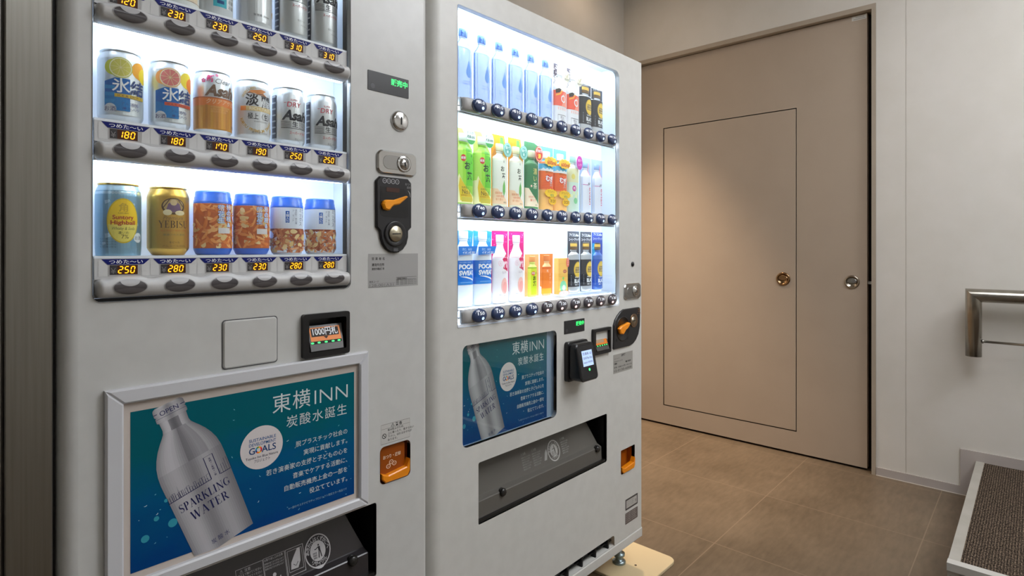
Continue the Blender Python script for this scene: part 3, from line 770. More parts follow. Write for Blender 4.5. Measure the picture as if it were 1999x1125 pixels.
# grey operator sticker
os_ = Art().rect(0.7002, 0.8346, 1.0738, 1.1476, K(166, 165, 163))
g = os_
g.text('営 業 者 名', 0.7094, 1.1342, 0.0068, INKB, 1, w=0.033).text('連絡先住所', 0.7094, 1.1210, 0.0070, INKB, 1, w=0.032, bold=0.01).text('連絡先電話番号', 0.7094, 1.1125, 0.0058, INKB, 1, w=0.032, bold=0.01)
g.frame(0.7730, 0.8300, 1.0895, 1.0945, 0.0007, K(90, 90, 90), 1).text('自動販売機番号', 0.7750, 1.0902, 0.0042, INKB, 1)
for z in (1.0855, 1.0815, 1.0775): g.text('故障・返金のお問い合わせはこちら', 0.7735, z, 0.0037, K(60, 60, 60), 1, w=0.057)
g.text('機械コード', 0.7030, 1.0850, 0.0050, K(60, 60, 60), 1).text('128-001A31', 0.7040, 1.0762, 0.0078, K(110, 110, 110), 1, w=0.062).frame(0.7025, 0.7700, 1.0750, 1.0830, 0.0006, K(130, 130, 130), 1)
g.build('operator_sticker', A, on_face(YC))

# blank cover plate, bill slot
MB().walls(rr(0.4005, 0.5007, 0.9445, 1.0325, 0.006), YC - 0.0008, YC - 0.0002, K(70, 70, 72), False).prism(rr(0.4005, 0.5007, 0.9445, 1.0325, 0.006), YC - 0.0006, YC, K(92, 92, 94)).prism(rr(0.4020, 0.4992, 0.9462, 1.0308, 0.006), YC - 0.0035, YC - 0.0005, WHITE_PAINT, 0.0022).build('cover_plate', A)

def bill_slot(m, x0, x1, z0, z1, big):
    w, h = x1 - x0, z1 - z0
    P = rr(x0, x1, z0, z1, 0.005); ix0, ix1, iz0, iz1 = x0 + 0.12 * w, x1 - 0.08 * w, z0 + 0.13 * h, z1 - 0.12 * h
    H = rr(ix0, ix1, iz0, iz1, 0.003)
    mb = MB(); mb.plate(P, [H], YC - 0.010, BLACK_PL); mb.walls(P, YC - 0.010, YC + 0.001, BLACK_PL, False); mb.recess(H, YC - 0.010, YC + 0.03, M((8, 8, 9), 0.4))
    bs = mb.build('bill_slot', m)
    # slanting throat plate
    yt, yb_ = YC + 0.006, YC - 0.0125; zt, zb = iz1 - 0.17 * h, iz0 + 0.02 * h
    vs = [(ix0 + 0.003, yb_, zb), (ix1 - 0.008, yb_, zb), (ix1 - 0.002, yt, zt), (ix0 + 0.003, yt, zt)]
    vs += [(x, y + 0.005, z) for x, y, z in vs]
    MB().add(vs, [(0, 1, 2, 3), (7, 6, 5, 4), (1, 0, 4, 5), (2, 1, 5, 6), (3, 2, 6, 7), (0, 3, 7, 4)], M((74, 72, 70), 0.3)).build('bill_throat', bs)
    def fm(x, z, l):
        t = (z - zb) / (zt - zb); return (x, yb_ + (yt - yb_) * t - 0.0004 - l * 0.00025, z)
    a = Art(); L0, L1 = ix0 + 0.006, ix1 - 0.009; W = L1 - L0; T = lambda t: zb + (zt - zb) * t
    a.rect(L0, L1, T(0.38), T(0.92), M((235, 132, 30), 0.4), 1)
    if big:
        a.rect(L0 + 0.04 * W, L1 - 0.06 * W, T(0.56), T(0.88), K(52, 46, 42), 2).text('1000円札', (L0 + L1) / 2, T(0.63), 0.0165, INKW, 3, 'c', 0.02, w=0.82 * W)
        a.poly([(L0 + 0.42 * W, T(0.55)), (L0 + 0.50 * W, T(0.45)), (L0 + 0.58 * W, T(0.55))], K(52, 46, 42), 2)
    else: a.rect(L0 + 0.08 * W, L1 - 0.25 * W, T(0.50), T(0.86), K(176, 150, 122), 2)
    a.rect(L0, L1, T(0.27), T(0.37), K(26, 24, 22), 1)
    a.build('bill_legend', bs, fm)
    gl = Art()
    for t in ((0.03, 0.24, 0.47, 0.70, 0.90) if big else (0.1, 0.3, 0.5, 0.7, 0.88)): gl.poly(ell(L0 + t * W, T(0.32), 0.05 * W, 0.0016, 12), GREEN_ON, 3)
    gl.build('guide_lights', bs, fm)
bill_slot(A, 0.5480, 0.6501, 0.9435, 1.0300, True)

# advert frame
def advert_frame(m, ox0, ox1, oz0, oz1, ix0, ix1, iz0, iz1):
    mb = MB(); y0, y1 = YC - 0.011, YC
    for q in ([(ox0, oz1), (ix0, iz1), (ix1, iz1), (ox1, oz1)], [(ox0, oz0), (ox1, oz0), (ix1, iz0), (ix0, iz0)], [(ox0, oz0), (ix0, iz0), (ix0, iz1), (ox0, oz1)], [(ox1, oz0), (ox1, oz1), (ix1, iz1), (ix1, iz0)]):
        if sum(q[i - 1][0] * q[i][1] - q[i][0] * q[i - 1][1] for i in range(4)) < 0: q = q[::-1]
        mb.prism(q, y0, y1, FRAME_WHITE, 0.0028)
    return mb.build('advert_frame', m)
advert_frame(A, 0.2273, 0.6957, 0.6133, 0.9400, 0.2514, 0.6739, 0.6330, 0.9160)
MB().box(0.2510, 0.6743, YC - 0.002, YC - 0.0005, 0.6326, 0.9164, K(196, 186, 178)).build('advert_backing', A)

# take-out bay with its flap and printed signs
LITE = K(186, 184, 186)
flA = take_out(A, 0.285, 0.7217, M((46, 43, 45), 0.22), None, False)
def on_flap(x, z, l): return (x, flap_y(z) - 0.0006 - l * 0.0002, z)
g = Art(); cx, cz = 0.6045, 0.5335
g.circ(cx, cz, 0.0285, LITE, 0, 36, rz=0.031).circ(cx, cz, 0.0262, K(44, 42, 44), 1, 36, rz=0.0286).circ(cx, cz, 0.0170, LITE, 2, 32, rz=0.0186)
litter_man(g, cx, cz - 0.001, 0.024, K(44, 42, 44), 3)
round_text(g, 'あきかんはくずかごへ', cx, cz, 0.0225, 0.0085, LITE, 2, 90, 190); round_text(g, 'リサイクル', cx, cz, 0.0225, 0.0085, LITE, 2, 270, 90, True)
g.frame(0.5380, 0.5745, 0.5095, 0.5570, 0.0012, LITE, 1)
g.frame(0.5415, 0.5710, 0.5160, 0.5530, 0.0009, LITE, 1).poly([(0.545, 0.520), (0.560, 0.519), (0.566, 0.530), (0.568, 0.553), (0.562, 0.553), (0.553, 0.541), (0.547, 0.532)], LITE, 1).stroke([(0.551, 0.528), (0.556, 0.524), (0.561, 0.53)], 0.0012, K(44, 42, 44), 2)
g.frame(0.4940, 0.5360, 0.5080, 0.5570, 0.0009, LITE, 1).text('お取り出し口の注意', 0.4955, 0.5515, 0.0046, LITE, 1, w=0.037)
for i in range(3): g.text('飲物が出てから手を入れて', 0.4955, 0.5455 - 0.0045 * i, 0.0036, LITE, 1, w=0.038)
g.circ(0.512, 0.524, 0.0035, LITE, 1).stroke([(0.508, 0.512), (0.512, 0.520), (0.518, 0.513), (0.524, 0.519)], 0.002, LITE, 1)
g.frame(0.4420, 0.4925, 0.5080, 0.5560, 0.0009, LITE, 1).text('⚠ 注意', 0.4490, 0.5490, 0.0060, LITE, 1)
for i in range(5): g.text('押さえて開けてください', 0.4450, 0.5430 - 0.0062 * i, 0.0046, LITE, 1, w=0.044)
g.build('flap_signs', flA, on_flap, cutz=0.004)

# change cup, warning sticker
def change_cup(m, P, depth, x0, x1, z0, z1, legend):
    cup = MB().recess(P, YC - 0.001, YC + depth, M((178, 92, 14), 0.35)).walls(P, YC - 0.001, YC + 0.001, AMBER, False).build('change_cup', m)
    w, h = x1 - x0, z1 - z0; lipz = z0 + 0.33 * h
    Q = [(x0 + 0.003, z0 + 0.012), (x0 + 0.012, z0 + 0.002), (x1 - 0.010, z0 + 0.002), (x1 - 0.003, z0 + 0.012), (x1 - 0.003, lipz + 0.012), (x1 - 0.012, lipz - 0.004), (x0 + 0.02, lipz - 0.010), (x0 + 0.003, lipz - 0.004)]
    MB().prism(Q, YC - 0.005, YC + 0.012, M((240, 142, 20), 0.22), 0.002).build('cup_lip', cup)
    if legend:
        mb = MB().prism(rr(x0 + 0.006, x1 - 0.010, z0 + 0.016, z1 - 0.004, 0.006), YC + 0.008, YC + 0.010, M((150, 72, 12), 0.12)); cf = mb.build('cup_flap', cup)
        a = Art(); cx = (x0 + x1) / 2 - 0.002
        a.text('おつり・返却', cx - 0.002, z1 - 0.031, 0.0090, K(236, 205, 170), 1, 'c', 0.02, w=0.047)
        for dx, dz in ((0, 0.0065), (-0.0075, -0.0015), (0.0085, 0.0015)): a.ring(cx - 0.004 + dx, z0 + 0.034 + dz, 0.0042, 0.0058, K(236, 205, 170), 1, k=0.85).stroke([(cx - 0.006 + dx, z0 + 0.034 + dz), (cx - 0.002 + dx, z0 + 0.034 + dz)], 0.001, K(236, 205, 170), 1)
        a.build('cup_legend', cf, on_face(YC + 0.008))
change_cup(A, A_CHG, 0.03, 0.7308, 0.8125, 0.6405, 0.7225, True)
g = Art().poly(rr(0.7320, 0.8118, 0.7272, 0.7718, 0.003), K(196, 194, 190)).frame(0.7330, 0.8108, 0.7282, 0.7708, 0.0006, K(70, 70, 70), 1).stroke([(0.733, 0.7610), (0.811, 0.7610)], 0.0005, K(90, 90, 90), 1)
g.poly([(0.7590, 0.7625), (0.7690, 0.7625), (0.7640, 0.7705)], INKB, 1).poly([(0.7604, 0.7632), (0.7676, 0.7632), (0.7640, 0.7690)], K(196, 194, 190), 2).rect(0.7636, 0.7644, 0.7642, 0.7672, INKB, 3)
g.text('警 告', 0.7715, 0.7628, 0.0078, INKB, 1, bold=0.03)
g.ring(0.7415, 0.7455, 0.0042, 0.0056, INKB, 1).stroke([(0.738, 0.749), (0.745, 0.742)], 0.0014, INKB, 1)
for i, t in enumerate(('転倒防止のため、', '上に乗ったり、揺すらない', '下さい。倒れるおそれが', 'あります。')): g.text(t, 0.7510, 0.7548 - 0.0074 * i, 0.0060, INKB, 1, bold=0.008)
g.build('warning_sticker', A, on_face(YC))

# ------------------------------------------------------------------ the two adverts
def advert_print():
    m, N, L, b = nodes_mat('printed_blue_sea')
    tc = N.new('ShaderNodeTexCoord'); sp = N.new('ShaderNodeSeparateXYZ'); L.new(tc.outputs['Generated'], sp.inputs[0])
    nz = N.new('ShaderNodeTexNoise'); nz.inputs['Scale'].default_value = 4.5; nz.inputs['Detail'].default_value = 5; L.new(tc.outputs['Generated'], nz.inputs['Vector'])
    ma = N.new('ShaderNodeMath'); ma.operation = 'MULTIPLY_ADD'; ma.inputs[1].default_value = 0.55; L.new(nz.outputs['Fac'], ma.inputs[0]); L.new(sp.outputs['Z'], ma.inputs[2])
    cr = N.new('ShaderNodeValToRGB'); e = cr.color_ramp.elements
    e[0].position = 0.28; e[0].color = (lin(0), lin(62), lin(124), 1); e[1].position = 1.15; e[1].color = (lin(0), lin(92), lin(104), 1)
    q = e.new(0.7); q.color = (lin(0), lin(84), lin(128), 1)
    L.new(ma.outputs[0], cr.inputs[0]); L.new(cr.outputs[0], b.inputs['Base Color']); b.inputs['Roughness'].default_value = 0.3; b.inputs['Specular IOR Level'].default_value = 0.15
    return m
SEA = advert_print()
def advert(name, label, x0, z0, sx, y, gw):
    root = thing(name, label, 'poster', (x0 + 0.2 * sx, y, z0), None)
    W, H = 0.4026, 0.2558
    MB().box(x0, x0 + W * sx, y - 0.0006, y, z0, z0 + H, SEA).build('sheet', root)
    a = Art(); mm = 0.001
    tx = K(206, 216, 218)
    # bottle, drawn along its own tilted axis
    ax, az = 0.326, -0.9455; ox, oz = 0.0513, 0.2600
    def bp(s, t): return ((ox + t * ax + s * -az) , (oz + t * az + s * ax))
    prof = [(0, 19), (2.5, 23), (5, 24), (14, 24.5), (16, 22.5), (18, 24), (25, 24), (27, 21), (40, 20.5), (46, 22), (52, 26), (60, 32), (70, 38.5), (82, 44.5), (95, 49), (110, 51.5), (125, 52.2), (280, 52.2)]
    tones = [0.60, 0.74, 0.83, 0.86, 0.80, 0.66, 0.56, 0.60, 0.72, 0.80, 0.78, 0.70, 0.58, 0.48]
    n = 30
    for i in range(n):
        f0, f1 = -1 + 2 * i / n, -1 + 2 * (i + 1) / n
        q_ = i / (n - 1) * (len(tones) - 1); q0 = min(int(q_), len(tones) - 2); base = 158 * (tones[q0] + (tones[q0 + 1] - tones[q0]) * (q_ - q0)) + 46
        for (t0, w0), (t1, w1) in zip(prof, prof[1:]):
            mid = (t0 + t1) / 2; k = 1.0
            if t1 <= 3: k = 1.12
            elif t1 <= 28: k = 1.06
            elif t1 <= 46: k = 0.80 if abs(f0 + f1) < 0.8 else 1.1
            elif t1 <= 110: k = 0.90 if -0.1 < f0 < 0.6 else 1.06
            c = max(40, min(235, base * k)); c = round(c / 3) * 3
            segs = [(t0, w0, t1, w1)]
            q = [bp(f0 * w0 * mm, t0 * mm), bp(f1 * w0 * mm, t0 * mm), bp(f1 * w1 * mm, t1 * mm), bp(f0 * w1 * mm, t1 * mm)]
            z_ = [p[1] for p in q]
            if max(z_) < -0.008: continue
            q = [(px, max(pz, -0.0085)) for px, pz in q]
            a.poly(q, K(c, c - 1, min(255, c + 4)), 1)
    R_ = math.atan2(0.326, 0.9455)
    ink = K(28, 32, 84)
    o = lambda s, t: bp(s * mm, t * mm)
    p = o(0, 13); a.text('OPEN', p[0], p[1] - 0.003, 0.0115, ink, 2, 'c', 0.0, rot=R_)
    for d0, d1, tt in ((-24, -19, 10), (17, 24, 11)): a.stroke([o(d0, tt), o(d1, tt)], 0.0011, ink, 2)
    a.stroke([o(-24, 19), o(24, 19)], 0.0005, ink, 2)
    p = o(1, 186); a.serif('SPARKLING', p[0], p[1], 0.0150, ink, 2, rot=R_, w=0.0860)
    p = o(2, 209); a.serif('WATER', p[0], p[1], 0.0160, ink, 2, rot=R_, w=0.0640)
    p = o(-2, 268); a.text('炭 酸 水', p[0], p[1], 0.0098, K(50, 54, 96), 2, 'c', 0.0, rot=R_, w=0.031)
    # skyline
    a.stroke([o(-52, 160), o(18, 160)], 0.0011, ink, 2); a.stroke([o(34, 160), o(52, 160)], 0.0011, ink, 2)
    rs = random.Random(3); s_ = -51
    while s_ < 16:
        wd_ = rs.uniform(2.5, 5); hh = rs.uniform(4, 13)
        a.stroke([o(s_, 160), o(s_, 160 - hh), o(s_ + wd_ * 0.5, 160 - hh - (2 if rs.random() < 0.3 else 0)), o(s_ + wd_, 160 - hh), o(s_ + wd_, 160)], 0.00045, ink, 2); s_ += wd_ * 0.9
    a.stroke([o(-34, 160), o(-33, 138), o(-32, 160)], 0.0005, ink, 2)
    a.stroke([o(18, 160), o(18, 118), o(33, 118), o(33, 160)], 0.0012, ink, 2); 
    for i in range(9): a.text('東横イン'[i % 4], o(27, 124 + 4 * i)[0], o(27, 126 + 4 * i)[1], 0.0042, ink, 2, 'c', rot=R_)
    s_ = 35
    while s_ < 51:
        wd_ = rs.uniform(2.5, 4.5); hh = rs.uniform(6, 24); a.stroke([o(s_, 160), o(s_, 160 - hh), o(s_ + wd_, 160 - hh), o(s_ + wd_, 160)], 0.00045, ink, 2); s_ += wd_
    # words
    a.text('東', 0.2460, 0.2075, 0.0385, tx, 2, 'c').text('横', 0.2860, 0.2075, 0.0385, tx, 2, 'c').text('INN', 0.387, 0.2055, 0.0405, tx, 2, 'r', -0.012, w=0.074)
    for i, ch in enumerate('炭酸水誕生'): a.text(ch, 0.2665 + 0.0268 * i, 0.1735, 0.0245, tx, 2, 'c')
    for i, (t, w_) in enumerate((('脱プラスチック社会の', .112), ('実現に貢献します。', .096), ('若き演奏家の支援と子どもの心を', .170), ('音楽でケアする活動に、', .118), ('自動販売機売上金の一部を', .135), ('役立てています。', .084))):
        a.text(t, 0.386, 0.1315 - 0.0197 * i, 0.0118, tx, 2, 'r', 0.004, w=w_)
    a.text('※一部のサステナビリティプロジェクト限定カラー商品です', 0.385, 0.0145, 0.0052, K(150, 185, 200), 2, 'r', w=0.126)
    cx, cz = 0.2085, 0.1475
    a.circ(cx, cz, 0.0395, K(214, 208, 208), 2, 44)
    b1, b2 = K(20, 84, 140), K(18, 60, 110)
    a.text('SUSTAINABLE', cx + 0.0012, cz + 0.0130, 0.0080, b1, 3, 'c', 0.012, w=0.050).text('DEVELOPMENT', cx + 0.0012, cz + 0.0050, 0.0080, b1, 3, 'c', 0.012, w=0.050)
    a.text('G', cx - 0.0240, cz - 0.0092, 0.0168, b2, 3, 'l', 0.012).text('ALS', cx + 0.0262, cz - 0.0092, 0.0168, b2, 3, 'r', 0.012)
    ocx = cx - 0.0062
    for i, c in enumerate(((229, 36, 59), (255, 160, 30), (80, 160, 70), (30, 150, 210), (20, 70, 140), (250, 110, 40), (255, 195, 10), (200, 25, 50))):
        a.p.append(([(ocx + r * math.cos(math.radians(45 * i + d)), cz - 0.0034 + r * math.sin(math.radians(45 * i + d))) for r in (0.0036, 0.0064) for d in (0, 22, 45)], [(0, 3, 4, 1), (1, 4, 5, 2)], K(*c), 3))
    a.text('Toyoko Inn Blue Nature', cx, cz - 0.0182, 0.0062, K(30, 34, 60), 3, 'c', 0.012, w=0.060).text('プロジェクト', cx, cz - 0.0256, 0.0064, K(30, 34, 60), 3, 'c', 0.008, w=0.030)
    # droplets
    rs = random.Random(11); dp = K(120, 190, 205); dp2 = K(60, 150, 180)
    for i in range(70):
        px, pz = rs.uniform(0.006, 0.398), rs.uniform(0.004, 0.15) if i % 5 else rs.uniform(0.1, 0.25)
        s2 = (px - ox) * 0.9455 + (pz - oz) * 0.326; r = rs.uniform(0.0008, 0.0035)
        if abs(s2) < 0.054 or math.hypot(px - cx, pz - cz) < 0.045: continue
        if px > 0.2 and i % 2: continue
        a0 = rs.uniform(200, 330); a.stroke([(px + r * math.cos(math.radians(q)), pz + r * 0.8 * math.sin(math.radians(q))) for q in (a0 - 50, a0 - 20, a0 + 20, a0 + 50)], [0.0002, 0.001, 0.001, 0.0002], dp if i % 3 else K(205, 228, 232), 1)
    for px, pz, r in ((0.060, 0.060, 0.007), (0.020, 0.048, 0.006), (0.05, 0.10, 0.003), (0.036, 0.075, 0.004)): a.circ(px, pz, r, K(52, 150, 172), 1)
    a.build('print', root, on_face(y - 0.0006, x0, z0, sx))
    return root
advert('advert_poster', 'blue sparkling water poster in the wide raised frame of the nearer machine', 0.262, 0.6443, 1.0, YC - 0.002, 0)

# ------------------------------------------------------------------ the farther machine (bottled drinks)
B = thing('vending_machine', 'taller looking white vending machine by the taupe door, full of bottled drinks', 'vending machine', (1.36, 1.45, 0))
BX0, BX1 = 0.8665, 1.8585
B_OPEN = rr(0.9585, 1.7025, 0.9612, 1.7655, 0.0, 6, (0.004, 0.012, 0.022, 0.004))
B_SLOT = rr(1.0305, 1.6275, 0.4465, 0.607, 0.005)
B_CHG = rr(1.7151, 1.8063, 0.3765, 0.4592, 0.0, 5, (0.006, 0.022, 0.003, 0.003))
B_ADV = rr(0.9752, 1.3562, 0.6565, 0.9145, 0.016)
B_BILL = rr(1.548, 1.633, 0.822, 0.886, 0.003)
door_shell(B, BX0, BX1, 0.036, 0.006, 0.148, 1.8317, [B_OPEN, B_SLOT, B_CHG, B_ADV], WHITE_PAINT_R, notch=(1.00, 1.6745, 0.1835))
MB().box(BX0 + 0.006, BX1 - 0.004, YC + 0.122, 1.85, 0.105, 1.828, WHITE_PAINT_R).build('cabinet_body', B)
MB().box(BX0 + 0.03, BX1 - 0.02, YC + 0.1172, YC + 0.1215, 0.15, 1.82, BLACK).build('door_gasket', B)
MB().prism(rr(BX0 + 0.004, BX1 + 0.002, 0.1114, 0.1455, 0.002), YC - 0.001, YC + 0.115, WHITE_PAINT_R, 0.003).build('kick_plate', B)
gr = MB().box(1.0005, 1.674, YC + 0.035, YC + 0.04, 0.146, 0.183, BLACK)
for k in range(9): gr.box(1.04 + 0.075 * k, 1.046 + 0.075 * k, YC + 0.004, YC + 0.034, 0.148, 0.180, BLACK)
gr.box(1.0005, 1.674, YC + 0.012, YC + 0.016, 0.160, 0.164, BLACK).build('vent_grille', B)
for fx in (0.92, 1.812):
    for fy in (1.128, 1.78):
        MB().lathe([(0.0245, 0.0105), (0.0245, 0.017), (0.020, 0.021), (0.013, 0.022), (0.013, 0.036), (0.021, 0.0365), (0.021, 0.046), (0.010, 0.0465), (0.010, 0.1045)], (fx, fy, 0), M((150, 168, 176), 0.3, 1.0), 'z', 18).build('levelling_foot', B)
case_liner(B, 0.905, 1.757, 0.945, 1.80, B_OPEN, 1.172, LINER, 0.75)
MB().walls(rr(0.9581, 1.7029, 0.9608, 1.7659, 0.0, 6, (0.004, 0.012, 0.022, 0.004)), YC - 0.0012, YC + 0.012, M((225, 232, 240), 0.3)).build('window_gasket', B)
B_RAILS = (1.5240, 1.2548, 0.9865)
B_BTN = [1.0270 + 0.0691 * k for k in range(10)]
BPR = (['110'] * 6 + ['150', '150', '130', '130'], ['140', '140', '150', '150', '140', '150', '150', '140', '150', '150'], ['150', '150', '150', '150', '120', '120', '120', '130', '130', '130'])
NAVYB = M((46, 64, 104), 0.16, 0.0, 0, 0.6, 0.6); GREYB = M((78, 74, 82), 0.16, 0.0, 0, 0.6, 0.6)
for row, zc in enumerate(B_RAILS):
    mb = MB(); vs = []; fs = []; NA = 12
    x0, x1 = 0.976, 1.684
    xs = [x0, x0 + 0.002, x0 + 0.006, x0 + 0.014, x1 - 0.014, x1 - 0.006, x1 - 0.002, x1]; ks = [0.35, 0.62, 0.86, 1, 1, 0.86, 0.62, 0.35]
    for x, k in zip(xs, ks):
        for j in range(NA + 1):
            a = -PI / 2 + PI * j / NA; vs.append((x, 1.068 - 0.014 * k * max(0, math.cos(a)) ** 0.5, zc + 0.0178 * math.sin(a) * (0.55 + 0.45 * k)))
    for i in range(len(xs) - 1):
        for j in range(NA):
            q = i * (NA + 1) + j; fs.append((q, q + NA + 1, q + NA + 2, q + 1))
    mb.add(vs, fs, RAIL_GREY_R, True); mb.box(x0 + 0.002, x1 - 0.002, 1.068, 1.074, zc - 0.017, zc + 0.017, RAIL_GREY_R); mb.build('button_rail', B)
    MB().box(0.906, 1.756, 1.0765, 1.1675, zc + 0.0135, zc + 0.0175, LINER).build('shelf', B)
    if row == 2: MB().box(0.98, 1.68, 1.0765, 1.0795, zc + 0.0176, zc + 0.0196, M((228, 241, 255), 0.5, 0, 16.0)).build('led_strip', B)
    if row < 3:
        MB().box(0.98, 1.68, 1.0765, 1.0860, zc - 0.0125, zc - 0.006, LED2).box(0.962, 1.70, 1.0745, 1.0885, zc - 0.006, zc - 0.003, RAIL_GREY_R).build('led_strip', B)
        MB().box(0.960, 1.690, 1.0705, 1.0745, zc - 0.0225, zc - 0.0178, M((200, 214, 220), 0.25)).build('light_bar_cover', B)
    for k, b in enumerate(B_BTN):
        warm = row == 2 and k >= 4
        mb_ = MB().lathe([(0.0186, 0.0), (0.0186, 0.003), (0.0172, 0.0056), (0.0145, 0.0078), (0.0105, 0.0096), (0.0050, 0.0106), (0.0001, 0.0108)], (b, 1.0545, zc + 0.0006), GREYB if warm else NAVYB, 'y', 32, False)
        mb_.v = [(b + (x - b) * 1.36, y, z) for x, y, z in mb_.v]
        bt = mb_.build('push_button', B)
        def dome(x, z, l, b=b, zc=zc):
            r = math.hypot(x / 1.36, z); h = 0.0108 * math.sqrt(max(0.0, 1 - (r / 0.0198) ** 2)) + 0.0002
            return (b + x, 1.0545 - h - 0.0003 - l * 0.0001, zc + 0.0006 + z)
        Art().text(BPR[row][k], -0.0010, 0.0025, 0.0110, M((230, 236, 244), 0.4, 0, 0.35), 1, 'c', 0.015, w=0.0235).build('price_figures', bt, dome, cut=0.003, cutz=0.003)
        lx = -0.0085 if warm else 0.0050
        Art().circ(lx, -0.0072, 0.0048, M((255, 218, 214) if warm else (190, 220, 255), 0.4, 0, 1.1), 1, 14, rz=0.0038).build('lamp_glint', bt, dome, cut=0.003, cutz=0.003)  # button lamp's glint put in as a glowing dot, pinkish on grey buttons
MB().box(0.965, 1.695, 1.0785, 1.0880, 1.7850, 1.7920, LED2).box(0.962, 1.70, 1.0765, 1.0905, 1.7922, 1.796, RAIL_GREY_R).build('led_strip', B)
for z0, z1 in ((1.5425, 1.7650), (1.2733, 1.5050), (1.0050, 1.2360)):
    MB().box(0.960, 1.7012, 1.0725, 1.0732, z0, z1, GLASS).build('window_pane', B)
MB().box(0.9605, 1.7008, 1.0635, 1.076, 0.9625, 0.9680, M((228, 232, 238), 0.3)).build('window_sill', B)

status_display(B, 1.3923, 1.4978, 0.8975, 0.9377, '販売中')
MB().lathe([(0.0085, -0.003), (0.0085, 0.003), (0.006, 0.0045), (0.0001, 0.005)], (1.7915, YC, 1.1027), M((70, 70, 72), 0.3, 1.0), 'y', 20).build('key_lock', B)
lock_plate(B, 1.7868, 1.0070, 0.1035, 0.0560)

# contactless reader
rd = MB(); P0 = rr(1.3930, 1.5000, 0.7525, 0.8735, 0.010); rd.prism(P0, YC - 0.014, YC + 0.001, BLACK_PL, 0.002)
F0 = rr(1.4000, 1.4925, 0.7570, 0.8690, 0.014); n = len(F0)
def tilt(x, z, d): return (x, 1.022 - 0.022 * (0.869 - z) / 0.112 + d, z)
vs = [tilt(x, z, 0) for x, z in inset(F0, 0.003)] + [tilt(x, z, 0.003) for x, z in F0] + [(x, YC - 0.0135, z) for x, z in F0]
fs = [tuple(range(n))] + [(r * n + (i + 1) % n, r * n + i, (r + 1) * n + i, (r + 1) * n + (i + 1) % n) for r in (0, 1) for i in range(n)]
rd.add(vs, fs, BLACK_PL); rdr = rd.build('card_reader', B)
def on_reader(x, z, l): p = tilt(x, z, 0); return (p[0], p[1] - 0.0003 - l * LS, p[2])
Art().poly(rr(1.4065, 1.4865, 0.7650, 0.8620, 0.010), M((34, 34, 37), 0.2), 0).build('reader_face', rdr, on_reader)
scn = Art().rect(1.4220, 1.4760, 0.8010, 0.8470, M((168, 190, 222), 0.4, 0, 0.75), 1); dk = K(84, 92, 120)
for i, t in enumerate(('交通系 iD', 'QUICPay Edy', 'nanaco WAON')): scn.text(t, 1.449, 0.8345 - 0.0125 * i, 0.0085, dk, 2, 'c', 0.01, w=0.046)
scn.build('reader_screen', rdr, on_reader)
Art().circ(1.4500, 0.7900, 0.0040, M((60, 255, 110), 0.4, 0, 2.5), 1, 16).build('reader_light', rdr, on_reader)
bill_slot(B, 1.5375, 1.6405, 0.8130, 0.8975, False)

# leaf-shaped coin mechanism
BC = [(1.6611, 0.8195), (1.6640, 0.8165), (1.7667, 0.8165), (1.7900, 0.8215), (1.8085, 0.8327), (1.8250, 0.8510), (1.8347, 0.8788), (1.8372, 0.9402), (1.8340, 0.9460), (1.8276, 0.9478), (1.7261, 0.9478), (1.7050, 0.9410), (1.6867, 0.9287), (1.6720, 0.9150), (1.6632, 0.8984)]
bc = MB().prism(BC, YC - 0.006, YC + 0.002, DARK, 0.002).build('coin_mechanism', B)
MB().lathe([(0.0430, 0.004), (0.0430, 0.0068), (0.0405, 0.0075), (0.0390, 0.0062), (0.0001, 0.0062)], (1.7190, YC, 0.8814), M((13, 13, 14), 0.3), 'y', 32).build('lever_recess', bc)
MB().prism([(1.6910, 0.8675), (1.7085, 0.8633), (1.7261, 0.8779), (1.7373, 0.8815), (1.7553, 0.8976), (1.7440, 0.9022), (1.6960, 0.8930), (1.6815, 0.8849)], YC - 0.017, YC - 0.007, M((250, 150, 22), 0.35), 0.003).build('return_lever', bc)
MB().lathe([(0.0245, 0.005), (0.0245, 0.0078), (0.022, 0.0085), (0.0175, 0.007), (0.0001, 0.007)], (1.7900, YC, 0.9030), M((120, 96, 74), 0.3, 0.6), 'y', 32).build('coin_ring', bc)
cdk = MB().lathe([(0.0155, 0.0065), (0.0155, 0.0090), (0.0001, 0.0095)], (1.7860, YC, 0.9030), M((190, 182, 165), 0.3, 1.0), 'y', 28).build('coin_disc', bc)
Art().stroke([(1.776, 0.903), (1.796, 0.903)], 0.0022, BLACK, 1).build('coin_slot', cdk, on_face(YC - 0.0098))
g = Art()
for i, t in enumerate(('500円', '100円', '50・10円')): g.text(t, 1.8270, 0.9385 - 0.0075 * i, 0.0062, K(176, 120, 80), 1, 'c')
g.rect(1.674, 1.681, 0.842, 0.851, BLACK, 1).rect(1.745, 1.753, 0.842, 0.851, BLACK, 1); g.build('coin_legend', bc, on_face(YC - 0.006))

